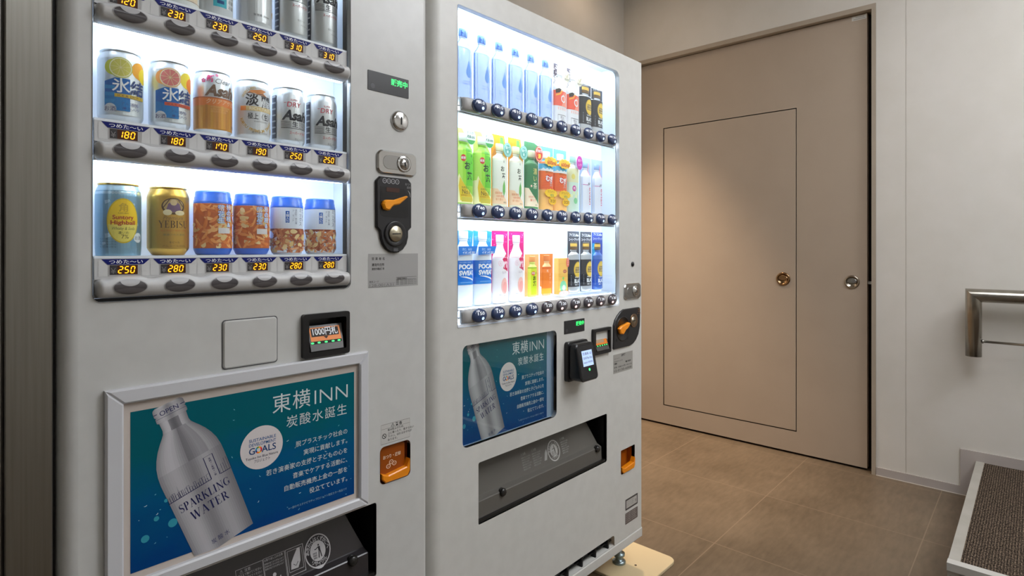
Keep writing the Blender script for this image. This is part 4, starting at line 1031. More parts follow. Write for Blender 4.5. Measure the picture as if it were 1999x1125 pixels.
g = Art().rect(1.6664, 1.7926, 0.7320, 0.7965, K(160, 157, 151))
g.text('自販機', 1.7300, 0.7865, 0.0085, INKB, 1, 'c', 0.03, shear=0.3).text('お問い合わせ先', 1.672, 0.7800, 0.0050, K(110, 108, 104), 1).text('連絡先住所', 1.672, 0.7705, 0.0050, K(90, 88, 86), 1, w=0.055)
g.text('設置者', 1.672, 0.7625, 0.0062, INKB, 1, bold=0.03).text('電話番号', 1.745, 0.7615, 0.0062, INKB, 1, bold=0.03, w=0.035).text('故障・返金のお問い合わせは', 1.672, 0.7500, 0.0056, INKB, 1, bold=0.01, w=0.115).text('12-0130-6008', 1.672, 0.7370, 0.0105, K(52, 50, 50), 1, w=0.112)
g.build('operator_sticker', B, on_face(YC))
g = Art().poly(rr(1.7440, 1.8275, 0.2415, 0.2800, 0.003), K(72, 68, 66)).poly(rr(1.7500, 1.8215, 0.2475, 0.2740, 0.001), K(182, 178, 172), 1)
for i in range(3): g.text('リサイクル券', 1.753, 0.2665 - 0.0065 * i, 0.0050, K(96, 92, 90), 2, w=0.045)
g.text('済', 1.812, 0.2540, 0.0120, K(70, 66, 64), 2, 'c'); g.build('inspection_sticker', B, on_face(YC))
g = Art().poly(rr(1.7430, 1.8275, 0.1930, 0.2320, 0.003), K(104, 94, 90))
for i in range(5): g.text('形式 定格電圧 冷媒 製造番号', 1.747, 0.2250 - 0.0066 * i, 0.0050, K(176, 168, 162), 1, w=0.072 - 0.006 * (i % 2))
g.build('rating_sticker', B, on_face(YC))

# recessed advert window
MB().recess(B_ADV, YC + 0.0, YC + 0.016, M((150, 172, 200), 0.35)).build('advert_window', B)
advert('advert_poster', 'blue sparkling water poster behind the rounded window of the farther machine', 0.9765, 0.6580, 0.872, YC + 0.0155, 0)
MB().prism(rr(0.9756, 1.3558, 0.6569, 0.9141, 0.0155), YC + 0.002, YC + 0.0028, GLASS).build('advert_pane', B)
flB = take_out(B, 1.0305, 1.6275, M((96, 93, 88), 0.24), None, True)
g = Art(); cx, cz = 1.3915, 0.5360; LT2 = K(176, 174, 170); FD = K(92, 89, 84)
g.ring(cx, cz, 0.0255, 0.0290, LT2, 1, 36, 1.03).circ(cx, cz, 0.0175, LT2, 1, 30, rz=0.018); litter_man(g, cx, cz - 0.001, 0.026, FD, 3)
round_text(g, 'あきかんはくずかごへ', cx, cz, 0.0215, 0.0070, LT2, 2, 90, 190); round_text(g, 'リサイクル', cx, cz, 0.0215, 0.0070, LT2, 2, 270, 90, True)
T2 = K(158, 156, 152)
g.poly([(1.340, 0.519), (1.352, 0.519), (1.360, 0.535), (1.358, 0.548), (1.349, 0.540)], T2, 1)
for x0, w_ in ((1.245, 0.040), (1.292, 0.040), (1.430, 0.036)):
    g.text('⚠注意', x0, 0.5560, 0.0070, T2, 1)
    for i in range(6): g.text('飲物が出てから手を', x0, 0.5475 - 0.0062 * i, 0.0046, T2, 1, w=w_ * (1 - 0.12 * (i % 3)))
g.build('flap_signs', flB, on_flap, cutz=0.004)
change_cup(B, B_CHG, 0.03, 1.7151, 1.8063, 0.3765, 0.4592, False)

# board the farther machine stands on
bd = thing('levelling_board', 'cream painted board on the floor under the corner foot of the farther machine', 'board', (1.845, 1.12, 0))
mb = MB(); P = rr(1.712, 1.977, 0.9820, 1.2600, 0.0, 8, (0.01, 0.032, 0.01, 0.01)); n = len(P)
vs = [(x, y, z) for z in (0.0005, 0.0085, 0.0102) for x, y in (P if z < 0.009 else inset(P, 0.0016))]
mb.add(vs, [tuple(2 * n + i for i in range(n))] + [(r * n + i, r * n + (i + 1) % n, (r + 1) * n + (i + 1) % n, (r + 1) * n + i) for r in (0, 1) for i in range(n)], M((208, 190, 152), 0.42))
mb.build('board', bd)
MB().lathe([(0.0045, 0.0), (0.0045, 0.0007), (0.0001, 0.0009)], (1.836, 1.073, 0.0101), M((60, 44, 30), 0.6), 'z', 12).build('screw_hole', bd)
for px, py in ((0.92, 1.128), (0.92, 1.78), (1.812, 1.78)):
    q = thing('levelling_board', 'cream board on the floor out of sight under the farther machine', 'board', (px, py, 0), 'hidden boards under the farther machine')
    MB().box(px - 0.05, px + 0.05, py - 0.05, py + 0.05, 0.0005, 0.0102, M((208, 190, 152), 0.42)).build('board', q)

# ------------------------------------------------------------------ goods in the nearer machine
YP = 1.11
A_BASE = [zc + 0.0482 for zc in A_RAILS]
def can(x, zb, h, r, label, group, body, art, lid=ALU, name='drink_can', cat='can'):
    t = thing(name, label, cat, (x, YP, zb), group)
    pr = [(r * 0.72, 0.0), (r * 0.80, 0.0015), (r * 0.84, 0.004), (r * 0.97, 0.0095), (r, 0.0125), (r, h - 0.0165), (r * 0.985, h - 0.0135), (r * 0.93, h - 0.0085), (r * 0.875, h - 0.0045), (r * 0.865, h - 0.0028)]
    MB().lathe(pr, (x, YP, zb), body, 'z', 40).build('body', t)
    MB().lathe([(r * 0.862, h - 0.0030), (r * 0.895, h - 0.0022), (r * 0.90, h - 0.0006), (r * 0.885, h), (r * 0.855, h - 0.0004), (r * 0.84, h - 0.0045), (0.0001, h - 0.005)], (x, YP, zb), lid, 'z', 40, False).build('lid', t)
    def R(z):
        p = pr
        for (a, b), (c, d) in zip(p[3:], p[4:]):
            if z <= d: return a + (c - a) * max(0.0, (z - b) / (d - b + 1e-9))
        return p[-1][0]
    if art:
        g = Art(); art(g, h, r); g.build('print', t, on_can(x, YP, zb, R), cut=0.0042, cutz=0.012)
    return t

def slice_(g, cx, cz, r, rind, pith, flesh, line, l):
    g.circ(cx, cz, r, rind, l).circ(cx, cz, r * 0.93, pith, l + 1).circ(cx, cz, r * 0.84, flesh, l + 2)
    for k in range(9): a = PI * 2 * k / 9 + 0.2; g.stroke([(cx, cz), (cx + r * 0.84 * math.cos(a), cz + r * 0.84 * math.sin(a))], 0.0006, line, l + 3)
def art_chu(c1, c2, c3, band, side):
    def f(g, h, r):
        sv = M((214, 220, 226), 0.3, 0.6)
        g.rect(-0.045, 0.045, 0.012, h - 0.016, sv, 0)
        g.circ(0.026, h - 0.030, 0.014, K(*side), 1).circ(0.037, h - 0.036, 0.013, K(*c3), 2).circ(-0.013, h - 0.030, 0.0125, K(*c1), 1)
        slice_(g, -0.003, h - 0.0300, 0.0165, K(*c1), K(238, 232, 200), K(*c2), K(226, 214, 160), 3)
        g.poly([(-0.0250, 0.018), (0.0095, 0.018), (0.0095, h - 0.047), (-0.010, h - 0.047), (-0.0250, h - 0.053)], K(0, 96, 176), 7)
        g.poly([(-0.0250, 0.018), (0.0095, 0.018), (0.0095, 0.036), (-0.0250, 0.046)], K(0, 116, 186), 8)
        if side[2] < 60 and side[1] < 170:
            for i in range(3): g.poly([(-0.025, 0.030 + 0.011 * i), (-0.012, 0.030 + 0.011 * i), (-0.010, 0.035 + 0.011 * i), (-0.025, 0.036 + 0.011 * i)], K(30, 136, 200), 9)
        g.text('氷', -0.0025, h - 0.0680, 0.0245, INKW, 10, 'c', 0.012).text('結', 0.0215, h - 0.0690, 0.0245, K(34, 60, 120), 10, 'c', 0.014)
        g.rect(-0.0110, 0.0330, h - 0.0775, h - 0.0720, K(*band), 10).text('ICE & CITRUS', 0.011, h - 0.0765, 0.0048, K(120, 60, 40), 11, 'c', w=0.036)
        g.circ(-0.0170, 0.0205, 0.0085, K(206, 208, 214), 11).text('お酒', -0.0170, 0.0172, 0.0084, K(72, 66, 110), 12, 'c', 0.008)
        g.text('アルコール', -0.002, 0.028, 0.0052, K(24, 70, 140), 11, 'l').text('5%', 0.0120, 0.0265, 0.0085, K(120, 110, 140), 11, 'l').text('果汁入り', -0.001, 0.0205, 0.0048, K(24, 50, 120), 11, 'l', w=0.024)
    return f
def beer_logo(g, x, z, h, m, l): g.text('Asahi', x, z, h, m, l, 'l', 0.04, shear=0.3, sx=0.92)
def art_clear(g, h, r):
    g.rect(-0.05, 0.05, 0.010, 0.066, M((206, 140, 52), 0.3, 0.25), 0).rect(-0.05, 0.05, 0.052, 0.0665, M((222, 124, 52), 0.3, 0.2), 1).rect(-0.05, 0.05, 0.0655, 0.0672, K(170, 90, 50), 2)
    for i in range(9): g.rect(-0.034 + 0.0085 * i, -0.030 + 0.0085 * i, 0.011, 0.045 + 0.004 * (i % 3), M((216, 156, 58) if i % 2 else (190, 126, 46), 0.3, 0.25), 1)
    g.text('クリアアサヒ', -0.0160, 0.0560, 0.0100, K(240, 210, 180), 3, 'l', 0.0, shear=0.3, w=0.050)
    for i in range(3): g.text('ゆたかなコクとすっきりした後味', -0.008, 0.049 - 0.0042 * i, 0.0034, K(236, 180, 130), 3, w=0.034 - 0.004 * i)
    beer_logo(g, -0.0180, 0.0700, 0.0275, K(112, 84, 66), 2)
    g.text('Clear', -0.0020, 0.0925, 0.0130, K(120, 116, 116), 2, 'l', 0.0, shear=0.3)
    g.text('新', -0.0085, 0.0950, 0.0135, K(214, 40, 110), 2, 'c', 0.02).text('✿', -0.020, 0.0930, 0.010, K(214, 60, 120), 2, 'c').text('✿', 0.002, 0.105, 0.007, K(230, 90, 140), 2, 'c')
    g.text('お酒', 0.0370, 0.016, 0.0068, K(70, 70, 90), 3, 'c')
def art_tan(g, h, r, big=False):
    dz = 0.045 if big else 0
    go = K(196, 160, 92)
    g.rect(-0.05, 0.05, 0.012, h - 0.016, M((212, 212, 216), 0.32, 0.35), 0)
    pts = [(-0.016, h - 0.0290), (-0.008, h - 0.022), (0.002, h - 0.021), (0.010, h - 0.019), (0.020, h - 0.021), (0.014, h - 0.0255), (0.022, h - 0.031), (0.006, h - 0.030), (-0.003, h - 0.027)]
    g.poly(pts, K(206, 128, 70), 2).stroke([(-0.018, h - 0.030), (-0.010, h - 0.0265), (0.0, h - 0.030), (0.012, h - 0.028), (0.024, h - 0.033)], [0.0004, 0.0018, 0.001, 0.002, 0.0004], K(120, 90, 80), 3)
    round_text(g, 'GREEN LABEL', 0.004, h - 0.045, 0.0285, 0.0060, go, 2, 128, 66)
    g.text('淡', -0.0060, 0.0670 + dz, 0.0235, K(40, 36, 44), 2, 'c', 0.02).text('麗', 0.0200, 0.0660 + dz, 0.0235, K(40, 36, 44), 2, 'c', 0.014)
    g.rect(-0.0270, 0.050, 0.0555 + dz, 0.0640 + dz, K(214, 186, 130), 2).rect(-0.0270, -0.0165, 0.0555 + dz, 0.0640 + dz, K(236, 140, 60), 3).text('RICH TASTE', 0.012, 0.0572 + dz, 0.0078, K(240, 232, 214), 3, 'c', w=0.045)
    g.text('極上〈生〉', 0.0075, 0.0410 + dz, 0.0125, K(40, 36, 44), 2, 'c', 0.01, w=0.042).text('HAPPOSHU', 0.010, 0.0345 + dz, 0.0042, K(130, 126, 132), 2, 'c', w=0.025)
    round_text(g, 'KARYU PREMIUM TANREI', 0.004, 0.0480 + dz, 0.030, 0.0078, go, 2, 270, 150, True)
    g.text('発泡酒 350ml', 0.008, 0.0135 + 0.2 * dz, 0.0048, K(110, 110, 118), 2, 'c', w=0.03)
    g.circ(0.039, 0.022 + 0.3 * dz, 0.006, go, 2)
def art_dry(big):
    def f(g, h, r):
        z = 0.0 if not big else 0.040
        bl = K(26, 30, 42); rd_ = K(196, 40, 66)
        beer_logo(g, -0.0185, 0.0505 + z, 0.0270, bl, 1)
        g.text('DRY', -0.0085, 0.0760 + z, 0.0140, rd_, 1, 'l', 0.0, shear=0.12).text('SUPER', -0.002, 0.0880 + z, 0.0050, rd_, 1, 'l').rect(-0.0145, -0.010, 0.0835 + z, 0.0842 + z, rd_, 1)
        for i in range(5): g.rect(-0.020, -0.001, 0.0360 + z + 0.0026 * i, 0.0368 + z + 0.0026 * i, bl, 1).rect(0.0145, 0.036, 0.0360 + z + 0.0026 * i, 0.0368 + z + 0.0026 * i, bl, 1)
        g.rect(-0.020, 0.036, 0.0335 + z, 0.0346 + z, bl, 1)
        g.text('生', 0.0070, 0.0375 + z, 0.0125, bl, 1, 'c', 0.016)
        g.text('スーパードライ', -0.004, 0.0225 + z, 0.0070, rd_, 1, 'l', 0.012, w=0.034)
        g.text('生ビール', 0.006, 0.0120 + z * 0.6, 0.0042, K(120, 120, 126), 1, 'l').text('アルコール 5%', 0.012, 0.0070 + z * 0.5, 0.0040, K(120, 120, 126), 1)
        g.rect(-0.045, -0.030, 0.014, h - 0.018, M((60, 66, 84), 0.3, 0.4), 1)
        for i in range(7): g.rect(-0.043, -0.032, 0.022 + 0.012 * i, 0.025 + 0.012 * i, K(180, 184, 192), 2)
    return f
def art_hi(g, h, r):
    g.rect(-0.05, 0.05, 0.0, h - 0.012, M((128, 168, 194), 0.3, 0.6), 0)
    rs = random.Random(5)
    for i in range(16): 
        x, z = rs.uniform(-0.036, 0.036), rs.uniform(0.012, h - 0.03); w_ = rs.uniform(0.004, 0.009)
        g.poly([(x, z), (x + w_, z + rs.uniform(-.002, .004)), (x + w_ * 0.8, z + w_), (x - 0.001, z + w_ * 0.8)], M(((176, 208, 226) if i % 2 else (120, 166, 196)), 0.3, 0.5), 1)
    g.poly(ell(0.0035, 0.0560, 0.0225, 0.0360, 40), K(206, 176, 30), 2).poly(ell(0.0035, 0.0560, 0.0208, 0.0340, 40), K(236, 196, 22), 3)
    g.poly([(0.0035 + 0.0208 * math.cos(math.radians(a)), 0.0560 + 0.0340 * math.sin(math.radians(a))) for a in range(190, 351, 10)], K(226, 208, 96), 4)
    g.text('角', 0.0035, 0.0720, 0.0145, K(196, 158, 30), 4, 'c', 0.02).text('KAKUBIN', 0.0035, 0.0670, 0.0034, K(150, 110, 20), 4, 'c')
    g.text('Suntory', 0.0035, 0.0585, 0.0092, K(170, 52, 26), 5, 'c', 0.022, w=0.029).text('Highball', 0.0035, 0.0500, 0.0092, K(170, 52, 26), 5, 'c', 0.022, w=0.034)
    g.text('Whisky & Soda', 0.0035, 0.0415, 0.0068, K(120, 116, 60), 5, 'c', 0.0, shear=0.3, w=0.032).text('濃いめ', 0.0035, 0.0350, 0.0050, K(120, 116, 60), 5, 'c').text('7%', 0.0055, 0.0275, 0.0090, K(90, 84, 50), 5, 'c')
    g.circ(0.0270, 0.0290, 0.0080, K(214, 220, 224), 3).text('お酒', 0.0270, 0.0262, 0.0070, K(70, 66, 90), 4, 'c')
    for i in range(4): g.text('サントリー角ハイボール', -0.030, 0.0255 - 0.0042 * i, 0.0034, K(60, 84, 110), 3, w=0.024)
def art_gold(g, h, r):
    g.rect(-0.05, 0.05, 0.0122, h - 0.0165, M((196, 154, 66), 0.34, 0.7), 0)
    dk = K(84, 60, 40); pu = K(112, 84, 112)
    # plain crest standing where the can carries its picture
    cx, cz = 0.004, 0.0830
    g.poly(ell(cx, cz, 0.0180, 0.0140, 28), dk, 1).poly(ell(cx, cz + 0.001, 0.0155, 0.0115, 28), K(180, 150, 96), 2)
    g.poly([(cx - 0.012, cz - 0.010), (cx + 0.013, cz - 0.010), (cx + 0.009, cz + 0.004), (cx, cz + 0.010), (cx - 0.008, cz + 0.004)], pu, 3).circ(cx, cz + 0.0065, 0.0052, K(206, 180, 136), 4)
    g.poly(ell(cx - 0.009, cz - 0.0105, 0.0065, 0.0050, 18), K(220, 204, 160), 4).poly(ell(cx + 0.010, cz - 0.0110, 0.0080, 0.0042, 18), K(220, 204, 160), 4).stroke([(cx - 0.016, cz - 0.004), (cx - 0.005, cz + 0.013), (cx + 0.006, cz + 0.013), (cx + 0.017, cz - 0.003)], 0.0015, dk, 5)
    g.text('Premium', 0.0035, 0.0600, 0.0100, K(140, 104, 60), 1, 'c', 0.0, shear=0.3, w=0.030)
    g.serif('YEBISU', 0.0055, 0.0465, 0.0122, dk, 1, w=0.0480)
    g.text('ALL MALT BEER 100%', 0.0055, 0.0405, 0.0040, K(200, 110, 50), 1, 'c', w=0.042).text('厳選された素材', 0.0055, 0.0335, 0.0036, K(120, 120, 70), 1, 'c', w=0.034).text('生ビール', 0.0055, 0.0205, 0.0040, dk, 1, 'c').text('アルコール分5%', 0.0055, 0.0145, 0.0036, K(120, 90, 50), 1, 'c', w=0.036)

SILV = M((214, 216, 221), 0.34, 0.72); WHT = M((222, 222, 224), 0.35, 0.2); GOLDM = M((226, 186, 96), 0.26, 1.0)
GA = 'cans and jars in the nearer machine'
zb1, zb2, zb3 = A_BASE
def art_pale(g, h, r):
    g.rect(-0.05, 0.05, 0.0, h - 0.016, K(222, 222, 220), 0).rect(-0.016, 0.030, 0.014, 0.030, K(236, 214, 190), 1).rect(-0.030, 0.050, 0.0125, 0.0135, K(190, 150, 120), 1)
def art_teal(g, h, r):
    g.rect(-0.05, 0.05, 0.0, h - 0.016, K(206, 208, 212), 0).rect(-0.006, 0.017, 0.018, 0.052, K(64, 176, 196), 1).rect(0.000, 0.012, 0.024, 0.030, K(24, 74, 130), 2).rect(0.017, 0.022, 0.018, 0.075, INKW, 1)
    g.rect(-0.030, -0.008, 0.034, 0.046, K(150, 120, 116), 1)
    for i in range(4): g.text('お酒', 0.027, 0.020 + 0.010 * i, 0.0070, K(60, 60, 70), 1, 'c')
can(0.3480, zb1, 0.116, 0.031, 'pale can cut by the picture edge, above the first 230 price of the top row', GA, WHT, art_pale)
can(0.4060, zb1, 0.116, 0.031, 'white can with a turquoise patch, above the second 230 price of the top row', GA, SILV, art_teal)
can(0.4790, zb1, 0.160, 0.0315, 'tall pale can with gold arc lettering, in the top row above the 250 price', GA, WHT, lambda g, h, r: art_tan(g, h, r, True))
can(0.5530, zb1, 0.160, 0.0315, 'tall silver can with black slanted lettering, above the first 310 price', GA, SILV, art_dry(True))
can(0.6200, zb1, 0.160, 0.0315, 'tall silver can with black slanted lettering, above the last 310 price', GA, SILV, art_dry(True))
can(0.2610, zb2, 0.1170, 0.0315, 'silver and blue can with a yellow lemon slice, first of the middle row', GA, SILV, art_chu((196, 196, 60), (206, 196, 92), (236, 206, 40), (206, 176, 60), (232, 160, 40)))
can(0.3330, zb2, 0.1165, 0.0315, 'silver and blue can with a pink grapefruit slice, second of the middle row', GA, SILV, art_chu((236, 160, 90), (216, 120, 116), (236, 130, 50), (206, 84, 60), (226, 200, 50)))
can(0.4040, zb2, 0.1160, 0.0315, 'can with brown slanted lettering over an amber lower half, above the 170 price', GA, SILV, art_clear)
can(0.4755, zb2, 0.1160, 0.0315, 'white can with large black brush characters and a gold band, above the 190 price', GA, WHT, art_tan)
can(0.5470, zb2, 0.1160, 0.0315, 'silver can with red and black lettering, middle row, beside the white can', GA, SILV, art_dry(False))
can(0.6190, zb2, 0.1160, 0.0315, 'silver can with red and black lettering, last of the middle row beside the case wall', GA, SILV, art_dry(False))
can(0.2580, zb3, 0.1165, 0.0315, 'pale icy blue can with a yellow oval and gold rim, first of the bottom row', GA, M((180, 206, 222), 0.28, 0.8), art_hi, GOLDM)
can(0.3310, zb3, 0.1160, 0.0315, 'gold can with dark roman lettering and a crest, second of the bottom row', GA, M((206, 164, 76), 0.32, 0.85), art_gold, GOLDM)

NUT = [K(222, 128, 60), K(236, 156, 86), K(206, 104, 48), K(240, 178, 112), K(226, 140, 76)]; PNUT = [K(232, 204, 148), K(222, 190, 130)]
NUT2 = [K(176, 96, 60), K(200, 128, 84), K(150, 72, 44), K(220, 160, 116), K(190, 110, 74)]
def nuts(g, z0, z1, cols, pn, seed, base, l):
    g.rect(-0.05, 0.05, z0, z1, base, l); rs = random.Random(seed)
    for i in range(120):
        x, z = rs.uniform(-0.042, 0.042), rs.uniform(z0 + 0.004, z1 - 0.004); pea = rs.random() < 0.16
        a, b = (rs.uniform(0.0050, 0.0070), rs.uniform(0.0034, 0.0044)) if pea else (rs.uniform(0.0070, 0.0120), rs.uniform(0.0016, 0.0030))
        rot = rs.uniform(-1.2, 1.6); c, s_ = math.cos(rot), math.sin(rot); P = []
        for k in range(12):
            t = 2 * PI * k / 12; u, v = a * math.cos(t), b * math.sin(t) * (1 - 0.25 * math.cos(t)) + (0 if pea else 0.0012 * math.cos(t) ** 2)
            P.append((x + u * c - v * s_, min(z1, max(z0, z + u * s_ + v * c))))
        g.poly(P, rs.choice(pn) if pea else rs.choice(cols), l + 1 + i // 12)
    return l + 12
def snack(x, zb, h, r, label, white):
    t = thing('snack_jar', label, 'snack jar', (x, YP, zb), 'snack jars in the bottom row')
    BL = M((22, 92, 196), 0.3)
    pr = [(r * 0.80, 0.0), (r * 0.88, 0.0015), (r, 0.010), (r, h - 0.022)]
    pr2 = [(r * 1.0, h - 0.0215), (r * 0.985, h - 0.0165), (r * 0.955, h - 0.0155), (r * 0.955, h - 0.0105), (r * 0.925, h - 0.0095), (r * 0.915, h - 0.003), (r * 0.88, h), (0.0001, h)]
    if not white: pr2[0] = (r, h - 0.0215)
    MB().lathe(pr, (x, YP, zb), M((226, 232, 242), 0.3) if white else BL, 'z', 40).build('body', t)
    MB().lathe(pr2, (x, YP, zb), BL, 'z', 40, False).build('cap', t)
    g = Art(); R = lambda z: r if z > 0.010 else r * 0.88 + (r * 0.12) * max(0, z - 0.0015) / 0.0085
    if white:
        L = nuts(g, 0.003, 0.0505, NUT2, PNUT, int(x * 1000), K(146, 74, 52), 0)
        g.rect(-0.05, 0.05, 0.0505, h - 0.022, K(222, 228, 240), 0)
        g.rect(-0.0085, -0.0015, 0.0620, 0.0850, K(28, 92, 180), 1).vtext('4種入り', -0.0050, 0.0795, 0.0058, INKW, 2, 0.01, 0.95)
        g.vtext('アーモンド', 0.0060, 0.0840, 0.0048, K(120, 128, 150), 1, step=1.0).vtext('落花生・柿の種', 0.0115, 0.0850, 0.0042, K(90, 100, 130), 1).vtext('ミックス', 0.0225, 0.0840, 0.0088, K(70, 84, 120), 1, step=1.02).vtext('おつまみ', 0.0305, 0.0870, 0.0070, K(90, 104, 140), 1)
    else:
        L = nuts(g, 0.0120, h - 0.0225, NUT, PNUT, int(x * 1000), K(196, 100, 50), 0)
        o_ = K(110, 160, 226); w_ = INKW
        for off, m, b, l in ((0, o_, 0.06, L + 1), (0, w_, 0.0, L + 2)):
            g.vtext('落花生', 0.0085, 0.0800, 0.0110, m, l, b, 1.0).vtext('柿の種&', 0.0225, 0.0815, 0.0105, m, l, b, 0.98)
        g.rect(0.0035, 0.0250, 0.0385, 0.0485, K(216, 210, 210), L + 1)
    g.build('print', t, on_can(x, YP, zb, R), cut=0.0042)
    return t
snack(0.4040, zb3, 0.1145, 0.0315, 'blue capped jar printed with orange rice crackers, beside the gold can', False)
snack(0.4735, zb3, 0.1140, 0.0315, 'blue capped jar printed with orange rice crackers, next to the white jars', False)
snack(0.5440, zb3, 0.1140, 0.0310, 'white snack jar with a blue cap over mixed nuts, next to the orange jars', True)
snack(0.6160, zb3, 0.1140, 0.0310, 'white snack jar with a blue cap over mixed nuts, last of the bottom row', True)

# ------------------------------------------------------------------ goods in the farther machine
YB_ = 1.118
FL = 0.38     # the sample bottles are shallow display reliefs
Z1, Z2, Z3 = (zc + 0.0177 for zc in B_RAILS)
def bottle(name, label, cat, group, x, zb, h, r, body, cap, art=None, sh=(0.68, 0.90), rn=0.0125, capm=0.022, waist=0.0, card=None, cardart=None, cap_marks=None, y=YB_):
    t = thing(name, label, cat, (x, y, zb), group)
    hn = h - capm
    pr = [(r * 0.80, 0.0), (r * 0.93, 0.002), (r, 0.008), (r, h * 0.30), (r * (1 - waist), h * 0.40), (r, h * 0.50), (r, h * sh[0])]
    for k in range(1, 9):
        u = k / 8; pr.append((rn + (r - rn) * (math.cos(PI * u) * 0.5 + 0.5), h * sh[0] + (hn - 0.006 - h * sh[0]) * u))
    pr += [(rn, hn - 0.004), (rn * 1.12, hn - 0.003), (rn * 1.12, hn - 0.001), (rn, hn)]
    def flat(mb):
        mb.v = [(a, y + (b - y) * FL, c_) for a, b, c_ in mb.v]; return mb
    flat(MB().lathe(pr, (x, y, zb), body, 'z', 36)).build('body', t)
    c = flat(MB().lathe([(rn * 1.16, 0.0005), (rn * 1.2, 0.001), (rn * 1.2, capm - 0.002), (rn * 1.1, capm), (0.0001, capm)], (x, y, zb + hn), cap, 'z', 30)).build('cap', t)
    def R(z):
        for (a, b), (c_, d) in zip(pr[2:], pr[3:]):
            if z <= d: return a + (c_ - a) * max(0.0, (z - b) / (d - b + 1e-9))
        return rn * 1.2
    if cap_marks: g = Art(); cap_marks(g, hn, capm); g.build('cap_print', c, on_can(x, y, zb, lambda z: rn * 1.2, 0.0, FL), cut=0.003)
    if art: g = Art(); art(g, h, r); g.build('label_print', t, on_can(x, y, zb, R, 0.0, FL), cut=0.0042, cutz=0.012)
    if card:
        P, m = card; MB().prism([(x + a, zb + b) for a, b in P], y - 0.0012, y, m).build('backing_card', t) if not cardart else None
        if cardart:
            bc_ = MB().prism([(x + a, zb + b) for a, b in P], y - 0.0012, y, m).build('backing_card', t)
            g = Art(); cardart(g); g.build('card_print', bc_, on_face(y - 0.0012, x, zb))
    return t
def pop(t, x, zb, cx, cz, poly, m, art, y, name='price_tag'):
    """printed paper tag hung on the front of a bottle"""
    o = MB().prism([(x + cx + a, zb + cz + b) for a, b in poly], y, y + 0.0008, m).build(name, t)
    if art: g = Art(); art(g); g.build('tag_print', o, on_face(y, x + cx, zb + cz))
    return o
# clear water
WATER = clear_mat('clear_pet', (232, 238, 251), 0.42, 0.08)
WLAB = clear_mat('clear_wrap', (230, 238, 253), 0.34, 0.1)
def water_art(g, h, r):
    g.rect(-0.0465, 0.0465, 0.006, 0.143, WLAB, 0)
    g.rect(-0.0465, 0.0465, 0.143, 0.1445, K(140, 168, 220), 1)
    d = [(0.0115, 0.115)] + [(0.0115 + 0.0110 * math.sin(math.radians(a)) , 0.082 - 0.0135 * math.cos(math.radians(a))) for a in range(-110, 111, 10)][::-1]
    g.poly(d[::-1], M((92, 146, 220), 0.4), 2)
    g.text('NATURAL', 0.006, 0.0555, 0.0052, K(110, 130, 190), 2, 'c', w=0.030).text('MINERAL WATER', 0.006, 0.0485, 0.0052, K(110, 130, 190), 2, 'c', w=0.034).text('500ml', 0.018, 0.028, 0.0048, K(90, 110, 180), 2, 'c')
    for e in (-1, 1): g.rect(e * 0.0400 - 0.0045, e * 0.0400 + 0.0045, 0.004, 0.172, K(118, 148, 210), 1)  # darker edges of the clear bottle, shading painted as upright strips
    g.rect(0.018, 0.0205, 0.010, 0.140, K(128, 152, 212), 1).rect(-0.028, -0.025, 0.010, 0.140, K(176, 194, 232), 1)
def water_cap(g, hn, c):
    for a in (-0.011, 0.002, 0.012): g.rect(a - 0.0012, a + 0.0018, hn + 0.001, hn + c - 0.006, K(44, 78, 150), 1)
    g.rect(-0.0125, -0.004, hn + 0.007, hn + 0.0105, K(50, 86, 160), 1)
w0 = bottle('water_bottle', 'clear water bottle with pale blue cap, first of its row, cut by window edge', 'bottle', 'clear water bottles in the top row', B_BTN[0] + 0.003, Z1, 0.196, 0.0300, WATER, M((104, 146, 216), 0.3), water_art, sh=(0.72, 0.9), rn=0.0125, capm=0.021, cap_marks=water_cap)
for k, nm in ((1, 'second from the left window edge'), (2, 'third from the left window edge'), (3, 'fourth from the left window edge'), (4, 'two places before the white bottles'), (5, 'next to the white bottles')):
    dup(w0, 0.0687 * k, 'clear water bottle with pale blue cap, ' + nm)
# white bottles with a red band
def red_art(g, h, r):
    g.rect(-0.06, 0.06, 0.066, 0.114, K(238, 92, 70), 1).poly([(-0.004, 0.066), (0.004, 0.080), (0.002, 0.100), (0.012, 0.114), (0.06, 0.114), (0.06, 0.066)], K(244, 150, 130), 2)
    g.poly([(-0.030, 0.104), (-0.012, 0.108), (-0.004, 0.118), (-0.014, 0.121), (-0.032, 0.116)], K(40, 34, 30), 2).stroke([(-0.030, 0.098), (-0.010, 0.104), (0.0, 0.116)], 0.004, K(236, 180, 60), 3)
    g.ring(0.006, 0.090, 0.008, 0.012, INKW, 3).text('BODY', 0.012, 0.0985, 0.012, K(226, 60, 40), 3, 'c', rot=-PI / 2, w=0.03)
    for i in range(5): g.rect(-0.020 + 0.01 * i, -0.015 + 0.01 * i, 0.054, 0.062, K(246, 200, 192), 1)
    g.frame(-0.020, 0.022, 0.016, 0.038, 0.0016, K(70, 66, 74), 2).text('税込', 0.001, 0.027, 0.010, K(110, 104, 112), 2, 'c').text('限定', 0.004, 0.0180, 0.009, K(110, 104, 112), 2, 'c')
def red_card(g):
    rs = random.Random(4)
    g.poly([(-0.031, 0.155), (-0.014, 0.165), (-0.010, 0.180), (-0.012, 0.199), (-0.031, 0.199)], K(84, 72, 84), 1)
    for i in range(26): a, b = rs.uniform(-0.030, -0.011), rs.uniform(0.150, 0.197); g.circ(a, b, rs.uniform(0.0012, 0.0028), K(226, 220, 226) if i % 3 else K(40, 32, 40), 2, 8)
    for i in range(6): g.circ(-0.030 + rs.uniform(0, 0.006), 0.128 + 0.004 * i, 0.0016, K(90, 80, 90), 2, 8)
